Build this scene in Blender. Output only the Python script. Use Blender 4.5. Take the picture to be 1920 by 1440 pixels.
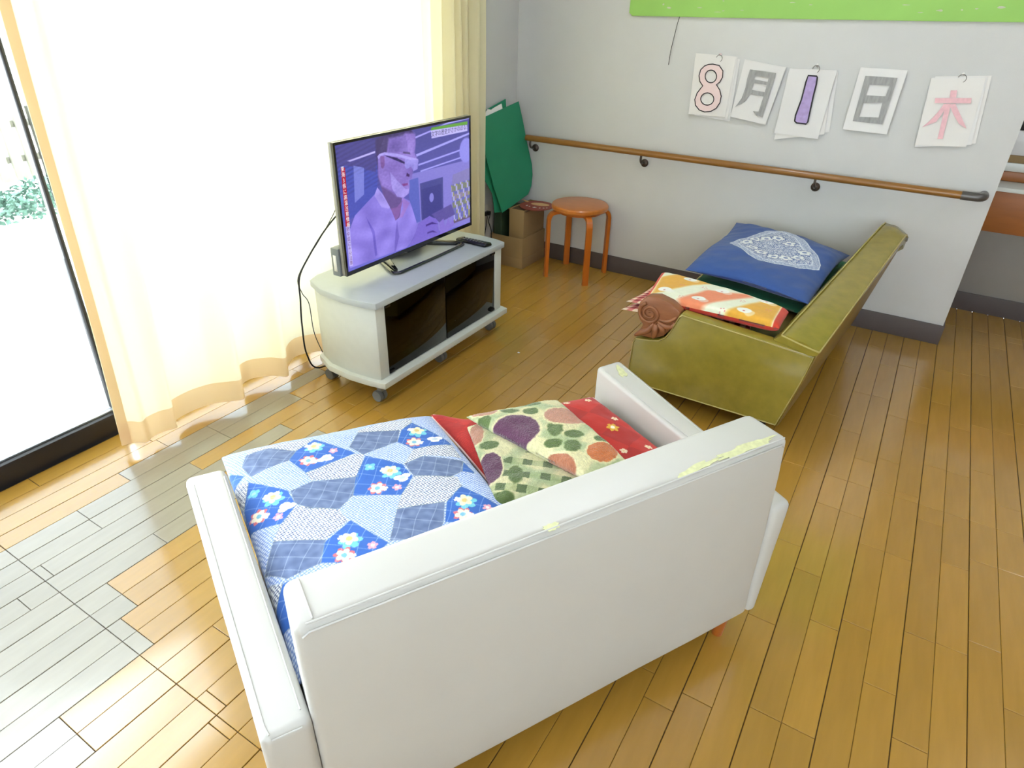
import bpy, bmesh, math, random
import numpy as np
from mathutils import Vector, Matrix, noise
from mathutils.geometry import tessellate_polygon

# ---------------------------------------------------------------- camera, light, exposure
for o in list(bpy.data.objects): bpy.data.objects.remove(o)
scene = bpy.context.scene
COL = scene.collection
cam_d = bpy.data.cameras.new('camera'); cam = bpy.data.objects.new('camera', cam_d); COL.objects.link(cam)
cam_d.sensor_width = 36.0; cam_d.lens = 1221.78/1920*36; cam_d.clip_start = 0.05
R3 = Matrix(((0.849978, 0.52634729, 0.02226954), (-0.28229369, 0.41935993, 0.86281372), (0.44480072, -0.73965923, 0.50503123))).transposed()
CAM_P = Vector((-0.46138, -3.70347, 1.46267))
cam.matrix_world = Matrix.Translation(CAM_P) @ R3.to_4x4()
scene.camera = cam
scene.view_settings.view_transform = 'Standard'; scene.view_settings.look = 'None'
scene.view_settings.gamma = 1.0; scene.view_settings.exposure = 1.2
scene.view_settings.use_curve_mapping = False

world = bpy.data.worlds.new('sky'); scene.world = world; world.use_nodes = True
wn = world.node_tree; bg = wn.nodes['Background']
bg.inputs['Color'].default_value = (0.86, 0.94, 1.0, 1); bg.inputs['Strength'].default_value = 6.6

PI = math.pi
random.seed(7)

# ---------------------------------------------------------------- materials
def nodes(name):
    m = bpy.data.materials.new(name); m.use_nodes = True
    nt = m.node_tree; return m, nt, nt.nodes['Principled BSDF']
def lin(c):
    return tuple(((x/255)/12.92 if x/255 <= .04045 else ((x/255+.055)/1.055)**2.4) for x in c)
def mat(name, rgb, rough=.5, metal=0., var=.06, scale=8., bump=0., bscale=60., coat=0., spec=.5, rnd=0., sheen=0., stretch=None, attr=False):
    """procedural principled material: noise-varied colour, optional bump; rgb is sRGB 0-255"""
    m, nt, b = nodes(name); N = nt.nodes; Lk = nt.links
    tc = N.new('ShaderNodeTexCoord')
    src = tc.outputs['Object']
    if stretch:
        mp = N.new('ShaderNodeMapping'); mp.inputs['Scale'].default_value = stretch
        Lk.new(src, mp.inputs['Vector']); src = mp.outputs['Vector']
    nz = N.new('ShaderNodeTexNoise'); nz.inputs['Scale'].default_value = scale; nz.inputs['Detail'].default_value = 5
    Lk.new(src, nz.inputs['Vector'])
    mr = N.new('ShaderNodeMapRange'); mr.inputs[1].default_value = .25; mr.inputs[2].default_value = .75
    mr.inputs[3].default_value = 1-var; mr.inputs[4].default_value = 1+var
    Lk.new(nz.outputs['Fac'], mr.inputs[0])
    fac = mr.outputs[0]
    if rnd:
        oi = N.new('ShaderNodeObjectInfo'); m2 = N.new('ShaderNodeMapRange')
        m2.inputs[3].default_value = 1-rnd; m2.inputs[4].default_value = 1+rnd
        Lk.new(oi.outputs['Random'], m2.inputs[0])
        mu = N.new('ShaderNodeMath'); mu.operation = 'MULTIPLY'; Lk.new(fac, mu.inputs[0]); Lk.new(m2.outputs[0], mu.inputs[1]); fac = mu.outputs[0]
    vm = N.new('ShaderNodeVectorMath'); vm.operation = 'SCALE'
    if attr:
        ca = N.new('ShaderNodeAttribute'); ca.attribute_name = 'Col'; Lk.new(ca.outputs['Color'], vm.inputs[0])
    else:
        vm.inputs[0].default_value = lin(rgb)
    Lk.new(fac, vm.inputs['Scale']); Lk.new(vm.outputs[0], b.inputs['Base Color'])
    b.inputs['Roughness'].default_value = rough; b.inputs['Metallic'].default_value = metal
    b.inputs['Specular IOR Level'].default_value = spec
    b.inputs['Coat Weight'].default_value = coat; b.inputs['Coat Roughness'].default_value = .13; b.inputs['Coat IOR'].default_value = 1.6
    b.inputs['Sheen Weight'].default_value = sheen
    if bump:
        n2 = N.new('ShaderNodeTexNoise'); n2.inputs['Scale'].default_value = bscale; n2.inputs['Detail'].default_value = 4
        Lk.new(src, n2.inputs['Vector'])
        bp = N.new('ShaderNodeBump'); bp.inputs['Strength'].default_value = bump; bp.inputs['Distance'].default_value = .004
        Lk.new(n2.outputs['Fac'], bp.inputs['Height']); Lk.new(bp.outputs[0], b.inputs['Normal'])
    return m
def glass_pane(name, tint, amount, rough=.02):
    m, nt, b = nodes(name); N = nt.nodes; Lk = nt.links; N.remove(b)
    tr = N.new('ShaderNodeBsdfTransparent'); tr.inputs[0].default_value = (*tint, 1)
    gl = N.new('ShaderNodeBsdfGlossy'); gl.inputs['Roughness'].default_value = rough
    fr = N.new('ShaderNodeFresnel'); fr.inputs[0].default_value = 1.45
    mx = N.new('ShaderNodeMixShader'); out = N['Material Output']
    mm = N.new('ShaderNodeMath'); mm.operation = 'MULTIPLY'; mm.inputs[1].default_value = amount
    Lk.new(fr.outputs[0], mm.inputs[0]); Lk.new(mm.outputs[0], mx.inputs[0])
    Lk.new(tr.outputs[0], mx.inputs[1]); Lk.new(gl.outputs[0], mx.inputs[2]); Lk.new(mx.outputs[0], out.inputs[0])
    return m
def cloth_translucent(name, rgb, trgb, mix):
    m, nt, b = nodes(name); N = nt.nodes; Lk = nt.links; N.remove(b)
    wv = N.new('ShaderNodeTexNoise'); wv.inputs['Scale'].default_value = 400
    df = N.new('ShaderNodeBsdfDiffuse'); df.inputs[0].default_value = (*lin(rgb), 1)
    tl = N.new('ShaderNodeBsdfTranslucent'); tl.inputs[0].default_value = (*lin(trgb), 1)
    bp = N.new('ShaderNodeBump'); bp.inputs['Strength'].default_value = .05; Lk.new(wv.outputs['Fac'], bp.inputs['Height'])
    Lk.new(bp.outputs[0], df.inputs['Normal'])
    mx = N.new('ShaderNodeMixShader'); mx.inputs[0].default_value = mix
    Lk.new(df.outputs[0], mx.inputs[1]); Lk.new(tl.outputs[0], mx.inputs[2]); Lk.new(mx.outputs[0], N['Material Output'].inputs[0])
    return m
def emit_mat(name, rgb, strength, attr=False):
    m, nt, b = nodes(name); N = nt.nodes; Lk = nt.links
    b.inputs['Base Color'].default_value = (.01, .01, .012, 1); b.inputs['Roughness'].default_value = .25
    b.inputs['Emission Strength'].default_value = strength
    if attr:
        ca = N.new('ShaderNodeAttribute'); ca.attribute_name = 'Col'; Lk.new(ca.outputs['Color'], b.inputs['Emission Color'])
    else: b.inputs['Emission Color'].default_value = (*lin(rgb), 1)
    return m

M = dict(
 wall=mat('wallpaper', (206, 205, 203), .9, var=.015, bump=.12, bscale=220),
 wallr=mat('rear_wallpaper', (206, 203, 197), .9, var=.02),
 ceil=mat('ceiling_board', (225, 224, 220), .9, var=.02),
 base=mat('baseboard_vinyl', (84, 74, 72), .55, var=.06),
 joint=mat('floor_joint', (74, 54, 26), .8),
 plank=mat('floor_plank', (177, 134, 53), .26, var=.07, scale=5, rnd=.06, stretch=(9, 1.1, 1), bump=.02, bscale=40, spec=.55, coat=.9),
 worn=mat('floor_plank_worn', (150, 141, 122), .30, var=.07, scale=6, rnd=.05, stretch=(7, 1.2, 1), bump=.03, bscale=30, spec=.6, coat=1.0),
 frame=mat('window_frame', (34, 30, 30), .35, var=.05),
 alu=mat('aluminium', (190, 195, 200), .3, metal=.8, var=.03),
 white_v=mat('white_vinyl', (203, 201, 196), .38, var=.015, bump=.06, bscale=25),
 white_s=mat('white_vinyl_seam', (205, 204, 200), .5, var=.02),
 worn_patch=mat('worn_backing', (214, 216, 168), .8, var=.15, scale=90),
 leg=mat('orange_wood', (176, 98, 36), .35, var=.12, scale=6, stretch=(1, 1, .2)),
 stool=mat('stool_birch', (186, 108, 40), .33, var=.1, scale=9, stretch=(1, 6, 1), coat=.3),
 stoolleg=mat('stool_leg_birch', (186, 98, 26), .33, var=.08, scale=9, coat=.3),
 olive=mat('olive_vinyl', (142, 127, 48), .27, var=.12, scale=22, bump=.05, bscale=18, coat=.15),
 olive_w=mat('olive_welt', (176, 160, 92), .4, var=.08),
 olive_d=mat('olive_shell', (138, 112, 58), .5, var=.1),
 seat_o=mat('olive_seat', (118, 104, 56), .5, var=.1),
 carved=mat('carved_wood', (146, 92, 58), .38, var=.16, scale=14, stretch=(1, 1, 5)),
 stand=mat('grey_laminate', (208, 211, 204), .42, var=.025, scale=30),
 standtop=mat('grey_laminate_top', (182, 188, 190), .4, var=.02, scale=30),
 dark_in=mat('stand_interior', (40, 38, 36), .6),
 blackp=mat('black_plastic', (22, 22, 24), .25, var=.03),
 blackg=mat('black_gloss', (14, 15, 18), .12, var=.03, coat=.4),
 greyp=mat('grey_plastic', (120, 126, 130), .4, var=.03),
 silver=mat('silver_trim', (150, 150, 148), .35, metal=.5, var=.03),
 caster=mat('caster_grey', (112, 116, 116), .45),
 cable=mat('black_cable', (20, 18, 20), .5),
 rail=mat('rail_wood', (140, 94, 38), .33, var=.16, scale=12, stretch=(.4, 8, 8), coat=.25),
 bronze=mat('bronze', (78, 66, 58), .35, metal=.5, var=.05),
 endcap=mat('rail_end_grey', (96, 92, 90), .3, metal=.4, var=.04),
 steel=mat('ring_steel', (150, 146, 140), .3, metal=.9, var=.03),
 paper=mat('paper', (226, 222, 218), .75, var=.02),
 paper2=mat('paper_sleeve', (222, 219, 217), .3, var=.02, spec=.6),
 ink=mat('marker_black', (40, 36, 40), .7),
 pencil=mat('pencil_grey', (158, 157, 156), .8, var=.22, scale=90, stretch=(1, 1, .2)),
 pink=mat('pale_pink_ink', (233, 208, 206), .8, var=.03),
 purple=mat('purple_crayon', (176, 156, 204), .8, var=.12, scale=60),
 rose=mat('rose_crayon', (232, 186, 192), .8, var=.08, scale=80),
 board=mat('green_board', (156, 206, 104), .6, var=.05, scale=5),
 boardm=mat('board_scuff', (196, 200, 172), .8, var=.2, scale=50),
 green=mat('green_card', (34, 132, 96), .55, var=.05, scale=8),
 dgreen=mat('dark_green_bag', (44, 62, 40), .6, var=.1),
 card=mat('cardboard', (150, 122, 82), .8, var=.07, scale=6),
 card_in=mat('cardboard_dark', (92, 70, 48), .85, var=.07),
 fan=mat('fan_print', (140, 62, 50), .6, var=.15, scale=40),
 tan=mat('fan_tan', (206, 166, 116), .6, var=.1, scale=40),
 white=mat('plain_white', (236, 234, 230), .6, var=.02),
 gcloth=mat('green_cotton', (14, 92, 66), .85, var=.1, scale=20, bump=.15, bscale=60, sheen=.2),
 counter=mat('counter_wood', (156, 92, 40), .4, var=.14, scale=5, stretch=(1, 6, 6)),
 ctop=mat('counter_top', (222, 224, 218), .35, var=.03),
 outlet=mat('outlet_plate', (196, 190, 180), .5),
 concrete=mat('outside_concrete', (236, 234, 230), .9, var=.06, scale=2),
 hedge=mat('hedge_leaf', (74, 104, 88), .7, var=.3, scale=30),
 fence=mat('fence_wood', (112, 110, 94), .8, var=.1),
 fill_glow=emit_mat('added_fill_glow', (240, 246, 255), 7.0),  # glow of the added overhead fill lights
 tube=mat('fill_light_casing', (230, 230, 230), .5),
 dglass=glass_pane('smoked_glass', (.17, .17, .175), 1.0, .03),
 wglass=glass_pane('window_glass', (.97, .99, .99), .8, .0),
 vinyl=glass_pane('clear_sleeve', (.95, .95, .95), 1.5, .12),
 curtain=cloth_translucent('curtain_cloth', (246, 238, 205), (255, 246, 212), .40),
 hem=cloth_translucent('curtain_hem', (240, 220, 178), (248, 208, 150), .32),
 paint=mat('printed_cotton', (255, 255, 255), .85, var=.05, scale=60, bump=.12, bscale=120, sheen=.15, attr=True),
 fleece=mat('fleece_pile', (255, 255, 255), .95, var=.14, scale=160, bump=.7, bscale=300, sheen=.5, attr=True),
 screen=emit_mat('screen_glow', (255, 255, 255), .42, attr=True),
 cap_white=emit_mat('caption_white', (250, 244, 250), .45), cap_dark=emit_mat('caption_dark', (30, 24, 60), .4), cap_red=emit_mat('caption_maroon', (120, 40, 90), .4),
)

# ---------------------------------------------------------------- helpers
def tag(o, label=None, cat=None, group=None, kind=None):
    if label: o['label'] = label
    if cat: o['category'] = cat
    if group: o['group'] = group
    if kind: o['kind'] = kind
    return o
def empty(name, loc, rz=0, label=None, cat=None, group=None):
    o = bpy.data.objects.new(name, None); COL.objects.link(o); o.location = loc; o.rotation_euler = (0, 0, rz)
    o.empty_display_size = .05
    return tag(o, label, cat, group)
bpy.context.view_layer.update()
def link(name, me, m, parent=None, smooth=True):
    o = bpy.data.objects.new(name, me); COL.objects.link(o)
    for x in (m if isinstance(m, (list, tuple)) else [m]): me.materials.append(x)
    if smooth:
        for p in me.polygons: p.use_smooth = True
    if parent is not None: o.parent = parent
    return o
def recenter(o):
    """move a top-level mesh's origin to the centre of its base"""
    me = o.data; co = np.empty(len(me.vertices)*3); me.vertices.foreach_get('co', co); co = co.reshape(-1, 3)
    c = np.array([(co[:, 0].min()+co[:, 0].max())/2, (co[:, 1].min()+co[:, 1].max())/2, co[:, 2].min()])
    co -= c; me.vertices.foreach_set('co', co.ravel()); me.update()
    o.location = o.matrix_basis @ Vector(c); return o
def bm_obj(name, bm, m, parent=None, smooth=True, angle=35, off=None):
    if off is not None: bmesh.ops.translate(bm, verts=bm.verts, vec=off)
    bmesh.ops.recalc_face_normals(bm, faces=bm.faces)
    me = bpy.data.meshes.new(name)
    for e in bm.edges:
        if len(e.link_faces) == 2 and e.calc_face_angle(0) > math.radians(angle): e.smooth = False
    bm.to_mesh(me); bm.free()
    return link(name, me, m, parent, smooth)
def add_box(bm, x0, x1, y0, y1, z0, z1, bev=0, seg=2):
    b2 = bmesh.new(); bmesh.ops.create_cube(b2, size=1)
    for v in b2.verts: v.co = Vector(((x0+x1)/2+v.co.x*(x1-x0), (y0+y1)/2+v.co.y*(y1-y0), (z0+z1)/2+v.co.z*(z1-z0)))
    if bev: bmesh.ops.bevel(b2, geom=b2.edges[:], offset=bev, segments=seg, affect='EDGES', profile=.5)
    me = bpy.data.meshes.new('t'); b2.to_mesh(me); b2.free(); bm.from_mesh(me); bpy.data.meshes.remove(me); return bm
def box(name, x0, x1, y0, y1, z0, z1, m, parent=None, bev=.002, seg=2, off=None):
    bm = bmesh.new(); add_box(bm, x0, x1, y0, y1, z0, z1, bev, seg); return bm_obj(name, bm, m, parent, off=off)
def hexa(name, c8, m, parent=None, bev=.01, seg=3, bulge=0., sub=0):
    """c8: bottom 4 ccw then top 4"""
    bm = bmesh.new(); v = [bm.verts.new(c) for c in c8]
    for f in ((0, 3, 2, 1), (4, 5, 6, 7), (0, 1, 5, 4), (1, 2, 6, 5), (2, 3, 7, 6), (3, 0, 4, 7)): bm.faces.new([v[i] for i in f])
    bmesh.ops.recalc_face_normals(bm, faces=bm.faces)
    if bev: bmesh.ops.bevel(bm, geom=bm.edges[:], offset=bev, segments=seg, affect='EDGES', profile=.5)
    if sub:
        big = [e for e in bm.edges if e.calc_length() > .12]
        bmesh.ops.subdivide_edges(bm, edges=big, cuts=sub, use_grid_fill=True)
        bmesh.ops.recalc_face_normals(bm, faces=bm.faces); bm.normal_update()
        for vv in bm.verts: 
            n = noise.noise(vv.co*9)
            vv.co += vv.normal*(bulge*n)
    return bm_obj(name, bm, m, parent)
def prism(name, poly, d0, d1, m, parent=None, axis='y', bev=0, holes=()):
    """polygon in two axes extruded along the third"""
    def P(a, b, d): return {'y': (a, d, b), 'z': (a, b, d), 'x': (d, a, b)}[axis]
    bm = bmesh.new(); loops = [list(poly)]+[list(h) for h in holes]
    tris = tessellate_polygon([[Vector((a, b, 0)) for a, b in l] for l in loops])
    flat = [p for l in loops for p in l]
    va = [bm.verts.new(P(a, b, d0)) for a, b in flat]; vb = [bm.verts.new(P(a, b, d1)) for a, b in flat]
    if holes:
        for t in tris:
            try: bm.faces.new([va[i] for i in t]); bm.faces.new([vb[i] for i in reversed(t)])
            except ValueError: pass
    else:
        bm.faces.new(va); bm.faces.new(vb[::-1])
    k = 0
    for l in loops:
        n = len(l)
        for i in range(n):
            j = (i+1) % n; bm.faces.new([va[k+i], va[k+j], vb[k+j], vb[k+i]])
        k += n
    bmesh.ops.recalc_face_normals(bm, faces=bm.faces)
    if bev: bmesh.ops.bevel(bm, geom=[e for e in bm.edges if e.calc_face_angle(0) > .5], offset=bev, segments=2, affect='EDGES', profile=.5)
    return bm_obj(name, bm, m, parent)
def spline(pts, n=8, closed=False):
    P = [Vector(p) for p in pts]; out = []; N = len(P)
    rng = range(N) if closed else range(N-1)
    for i in rng:
        if closed: a, b, c, d = P[i-1], P[i], P[(i+1) % N], P[(i+2) % N]
        else: a, b, c, d = P[max(i-1, 0)], P[i], P[i+1], P[min(i+2, N-1)]
        for k in range(n):
            t = k/n; out.append(.5*((2*b)+(c-a)*t+(2*a-5*b+4*c-d)*t*t+(3*b-a-3*c+d)*t**3))
    if not closed: out.append(P[-1])
    return out
def add_tube(bm, pts, r, seg=8, closed=False, flat=None):
    pts = [Vector(p) for p in pts]; n = len(pts); rings = []; up = None
    for i, p in enumerate(pts):
        if closed: t = pts[(i+1) % n]-pts[i-1]
        else: t = pts[min(i+1, n-1)]-pts[max(i-1, 0)]
        t.normalize()
        if up is None: up = Vector((0, 0, 1)) if abs(t.z) < .9 else Vector((1, 0, 0))
        s = t.cross(up).normalized(); up = s.cross(t).normalized()
        rr = r[i] if isinstance(r, (list, tuple)) else r
        ra, rb = (rr, rr) if flat is None else (rr*flat[0], rr*flat[1])
        rings.append([bm.verts.new(p+s*math.cos(2*PI*k/seg)*ra+up*math.sin(2*PI*k/seg)*rb) for k in range(seg)])
    m = n if closed else n-1
    for i in range(m):
        A, B = rings[i], rings[(i+1) % n]
        for k in range(seg): bm.faces.new([A[k], A[(k+1) % seg], B[(k+1) % seg], B[k]])
    if not closed: bm.faces.new(rings[0][::-1]); bm.faces.new(rings[-1])
    return bm
def tube(name, pts, r, m, parent=None, seg=8, closed=False, flat=None):
    bm = bmesh.new(); add_tube(bm, pts, r, seg, closed, flat); return bm_obj(name, bm, m, parent, angle=60)
def lathe(name, prof, m, parent=None, seg=40, loc=(0, 0, 0), rot=None):
    bm = bmesh.new(); rings = []
    for r, z in prof:
        rings.append([bm.verts.new((max(r, 1e-4)*math.cos(2*PI*k/seg), max(r, 1e-4)*math.sin(2*PI*k/seg), z)) for k in range(seg)])
    for A, B in zip(rings, rings[1:]):
        for k in range(seg): bm.faces.new([A[k], A[(k+1) % seg], B[(k+1) % seg], B[k]])
    bm.faces.new(rings[0][::-1]); bm.faces.new(rings[-1])
    if rot is not None: bmesh.ops.transform(bm, matrix=rot.to_4x4(), verts=bm.verts)
    bmesh.ops.translate(bm, verts=bm.verts, vec=loc)
    return bm_obj(name, bm, m, parent)

def inpoly(X, Y, poly):
    r = np.zeros(X.shape, bool); n = len(poly)
    for i in range(n):
        x0, y0 = poly[i][:2]; x1, y1 = poly[(i+1) % n][:2]
        if y0 == y1: continue
        c = ((Y >= y0) != (Y >= y1)) & (X < (x1-x0)*(Y-y0)/(y1-y0)+x0); r ^= c
    return r
def edist(X, Y, poly):
    d = np.full(X.shape, 9.)
    n = len(poly)
    for i in range(n):
        a = np.array(poly[i][:2]); b = np.array(poly[(i+1) % n][:2]); ab = b-a
        t = np.clip(((X-a[0])*ab[0]+(Y-a[1])*ab[1])/max(ab@ab, 1e-9), 0, 1)
        d = np.minimum(d, np.hypot(X-a[0]-t*ab[0], Y-a[1]-t*ab[1]))
    return d
def setcol(me, rgb):
    """rgb: (n,3) sRGB 0-255 array per vertex"""
    c = np.clip(rgb/255., 0, 1); l = np.where(c <= .04045, c/12.92, ((c+.055)/1.055)**2.4)
    a = me.color_attributes.new('Col', 'FLOAT_COLOR', 'POINT')
    buf = np.ones((len(l), 4)); buf[:, :3] = l; a.data.foreach_set('color', buf.ravel())
def grid_cushion(name, corners, thick, nu, nv, m, paint=None, parent=None, pinch=.03, p=3.0, wrinkle=.004, wscale=9, zf=None, droop=0., seed=0, q=.5, side=None, xyf=None):
    """closed inflated cloth body; corners BL,BR,TR,TL as (x,y,z) of the mid plane"""
    BL, BR, TR, TL = [np.array(c, float) for c in corners]
    u, v = np.meshgrid(np.linspace(0, 1, nu), np.linspace(0, 1, nv))
    a, b = 2*u-1, 2*v-1
    a2 = a*(1-pinch*(1-b**2)*np.abs(a)); b2 = b*(1-pinch*(1-a**2)*np.abs(b)); uu, vv = (a2+1)/2, (b2+1)/2
    P = ((1-uu)*(1-vv))[..., None]*BL+(uu*(1-vv))[..., None]*BR+(uu*vv)[..., None]*TR+((1-uu)*vv)[..., None]*TL
    if xyf is not None: P = xyf(P)
    prof = (np.clip(1-np.abs(a)**p, 0, 1)*np.clip(1-np.abs(b)**p, 0, 1))**q
    nz = np.array([noise.noise(Vector((x*wscale+seed, y*wscale, seed*1.7))) + .5*noise.noise(Vector((x*wscale*2.6+seed, y*wscale*2.6, 5))) for x, y in zip(P[..., 0].ravel(), P[..., 1].ravel())]).reshape(a.shape)
    top = P.copy(); bot = P.copy()
    top[..., 2] += prof*thick*.5 + nz*wrinkle*np.clip(prof*3, .15, 1); bot[..., 2] -= prof*thick*.5
    if zf is not None:
        dz = zf(P[..., 0], P[..., 1]); top[..., 2] += dz; bot[..., 2] += dz
    n = nu*nv; verts = np.concatenate([top.reshape(-1, 3), bot.reshape(-1, 3)])
    I = np.arange(n).reshape(nv, nu)
    A = np.stack([I[:-1, :-1], I[:-1, 1:], I[1:, 1:], I[1:, :-1]], -1).reshape(-1, 4)
    rim = np.concatenate([I[0, :], I[1:, -1], I[-1, -2::-1], I[-2:0:-1, 0]]); r2 = np.roll(rim, -1)
    S = np.stack([rim, rim+n, r2+n, r2], -1)
    B = A[:, ::-1]+n
    faces = np.concatenate([A, B, S])
    me = bpy.data.meshes.new(name); me.from_pydata(verts.tolist(), [], faces.tolist()); me.update()
    if paint is not None:
        c = paint(P[..., 0], P[..., 1], u, v).reshape(-1, 3); c2 = c if side is None else np.tile(np.array(side, float), (n, 1))
        setcol(me, np.concatenate([c, c2]))
    o = link(name, me, m, parent)
    o['_n'] = 0; del o['_n']
    return o, top, rim.reshape(-1)

# ---- measured outlines
JOINTS=[(-37,-3.052),(-36,-2.687),(-36,-2.682),(-34,-2.867),(-34,-2.51),(-33,-3.051),(-33,-2.511),(-33,-2.159),(-32,-3.053),(-32,-2.693),(-32,-2.161),(-31,-3.238),(-31,-2.341),(-30,-3.337),(-29,-2.981),(-29,-2.98),(-29,-1.174),(-29,-0.835),(-28,-3.172),(-28,-0.835),(-28,-0.465),(-27,-3.172),(-27,-1.378),(-26,-3.222),(-26,-1.788),(-26,-0.888),(-26,-0.875),(-25,-3.222),(-25,-1.425),(-25,-1.078),(-25,-1.065),(-25,-0.529),(-24,-3.461),(-24,-1.67),(-24,-1.121),(-24,-1.12),(-23,-3.461),(-23,-3.104),(-23,-1.668),(-23,-1.31),(-23,-0.761),(-22,-1.261),(-22,-0.897),(-22,-0.891),(-21,-3.234),(-21,-1.445),(-21,-0.894),(-21,-0.887),(-20,-3.284),(-20,-1.486),(-8,-0.474),(-7,-2.273),(-7,-1.916),(-7,-1.028),(-7,-0.486),(-6,-2.557),(-6,-2.019),(-6,-1.658),(-6,-1.122),(-6,-0.759),(-6,-0.214),(-5,-2.557),(-5,-2.199),(-5,-1.661),(-5,-1.305),(-5,-0.754),(-5,-0.407),(-4,-2.151),(-4,-1.793),(-4,-1.255),(-4,-0.892),(-4,-0.363),(-3,-2.331),(-3,-1.793),(-3,-1.436),(-3,-0.89),(-3,-0.545),(-2,-2.454),(-2,-2.099),(-2,-1.559),(-2,-1.201),(-2,-0.663),(-2,-0.307),(-1,-2.096),(-1,-1.742),(-1,-1.202),(-1,-0.845),(-1,-0.298),(0,-2.038),(0,-1.681),(0,-1.14),(0,-0.784),(0,-0.254),(0,0.119),(1,-2.222),(1,-1.679),(1,-1.325),(1,-0.782),(1,0.121),(2,-0.662),(2,-0.296),(2,0.244)]
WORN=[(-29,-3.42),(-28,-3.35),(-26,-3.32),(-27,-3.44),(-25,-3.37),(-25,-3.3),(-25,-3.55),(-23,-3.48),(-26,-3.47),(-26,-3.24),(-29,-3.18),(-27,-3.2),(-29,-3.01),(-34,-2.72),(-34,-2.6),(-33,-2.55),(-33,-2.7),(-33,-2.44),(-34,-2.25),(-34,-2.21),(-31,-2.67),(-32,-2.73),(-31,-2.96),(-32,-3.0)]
PD=[[(0.129,0.709),(0.151,0.737),(0.205,0.771),(0.28,0.653),(0.149,0.629),(0.125,0.699)],[(0.463,0.729),(0.516,0.608),(0.518,0.587),(0.417,0.602),(0.392,0.653),(0.422,0.7)],[(0.299,0.63),(0.367,0.552),(0.372,0.496),(0.324,0.446),(0.224,0.499),(0.249,0.557)],[(0.022,0.674),(0.096,0.585),(0.101,0.524),(0.058,0.484),(-0.012,0.512),(-0.005,0.594)],[(0.194,0.421),(0.243,0.313),(0.183,0.279),(0.102,0.328),(0.123,0.378)],[(0.461,0.412),(0.517,0.313),(0.455,0.272),(0.375,0.315),(0.407,0.375)],[(-0.016,0.75),(0.018,0.702),(-0.013,0.681),(-0.019,0.714)],[(0.512,0.507),(0.519,0.449),(0.489,0.464)],[(0.022,0.322),(0.06,0.314),(0.024,0.219),(-0.004,0.22),(-0.01,0.264)]]
PG=[[(0.037,0.786),(0.095,0.784),(0.151,0.737),(0.125,0.699),(0.031,0.687),(0.018,0.74)],[(0.317,0.746),(0.418,0.702),(0.392,0.653),(0.295,0.637),(0.274,0.685)],[(0.101,0.582),(0.154,0.593),(0.257,0.561),(0.224,0.499),(0.183,0.468),(0.125,0.499),(0.099,0.532)],[(0.372,0.553),(0.425,0.561),(0.512,0.507),(0.489,0.464),(0.452,0.454),(0.375,0.498)],[(0.031,0.444),(0.129,0.386),(0.102,0.328),(0.033,0.326),(-0.004,0.374)],[(0.298,0.407),(0.403,0.377),(0.372,0.316),(0.336,0.281),(0.247,0.317)]]
PATW=[[(0.149,0.631),(0.279,0.65),(0.297,0.636),(0.257,0.561),(0.155,0.596)],[(0.056,0.485),(0.1,0.522),(0.182,0.465),(0.189,0.423),(0.129,0.386),(0.031,0.444)],[(0.324,0.446),(0.376,0.496),(0.468,0.449),(0.463,0.411),(0.407,0.375),(0.298,0.407)],[(0.32,0.757),(0.398,0.773),(0.469,0.75),(0.463,0.729),(0.422,0.7),(0.317,0.746)],[(0.417,0.602),(0.517,0.585),(0.514,0.522),(0.426,0.563),(0.374,0.552)],[(0.057,0.808),(0.17,0.791),(0.205,0.771),(0.151,0.737),(0.095,0.784),(0.037,0.786)],[(-0.014,0.697),(0.022,0.674),(-0.005,0.594),(-0.013,0.625)],[(-0.009,0.346),(0.022,0.322),(-0.01,0.264),(-0.015,0.272)]]
PF=[(0.196,0.735,1),(0.167,0.677,2),(0.234,0.69,3),(0.208,0.667,4),(0.458,0.681,1),(0.431,0.633,2),(0.486,0.624,4),(0.332,0.543,1),(0.283,0.496,2),(0.293,0.579,5),(0.349,0.505,4),(0.325,0.477,3),(0.061,0.583,1),(0.02,0.541,2),(0.025,0.626,5),(0.08,0.532,4),(0.057,0.511,3),(0.174,0.365,1),(0.15,0.324,2),(0.211,0.322,3),(0.446,0.361,1),(0.421,0.319,2),(0.483,0.318,3)]
FU=[(0.61,0.662),(0.711,0.659),(0.86,0.609),(0.849,0.435),(0.849,0.304),(0.725,0.306),(0.607,0.309),(0.627,0.473),(0.609,0.577)]
FL=[(0.594,0.635),(0.57,0.549),(0.52,0.381),(0.519,0.356),(0.551,0.307),(0.61,0.307),(0.627,0.473),(0.609,0.577),(0.614,0.642)]
FC=[(0.674,0.523,0.057,-0.03,-0.033,-0.058,0),(0.828,0.509,0.059,-0.031,-0.026,-0.039,1),(0.671,0.342,0.054,-0.029,-0.03,-0.048,2),(0.813,0.33,0.036,-0.019,-0.024,-0.032,3),(0.562,0.452,0.027,-0.014,-0.029,-0.054,0),(0.648,0.651,0.034,-0.018,-0.013,-0.024,1),(0.597,0.6,0.017,-0.009,-0.019,-0.039,1)]
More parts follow.
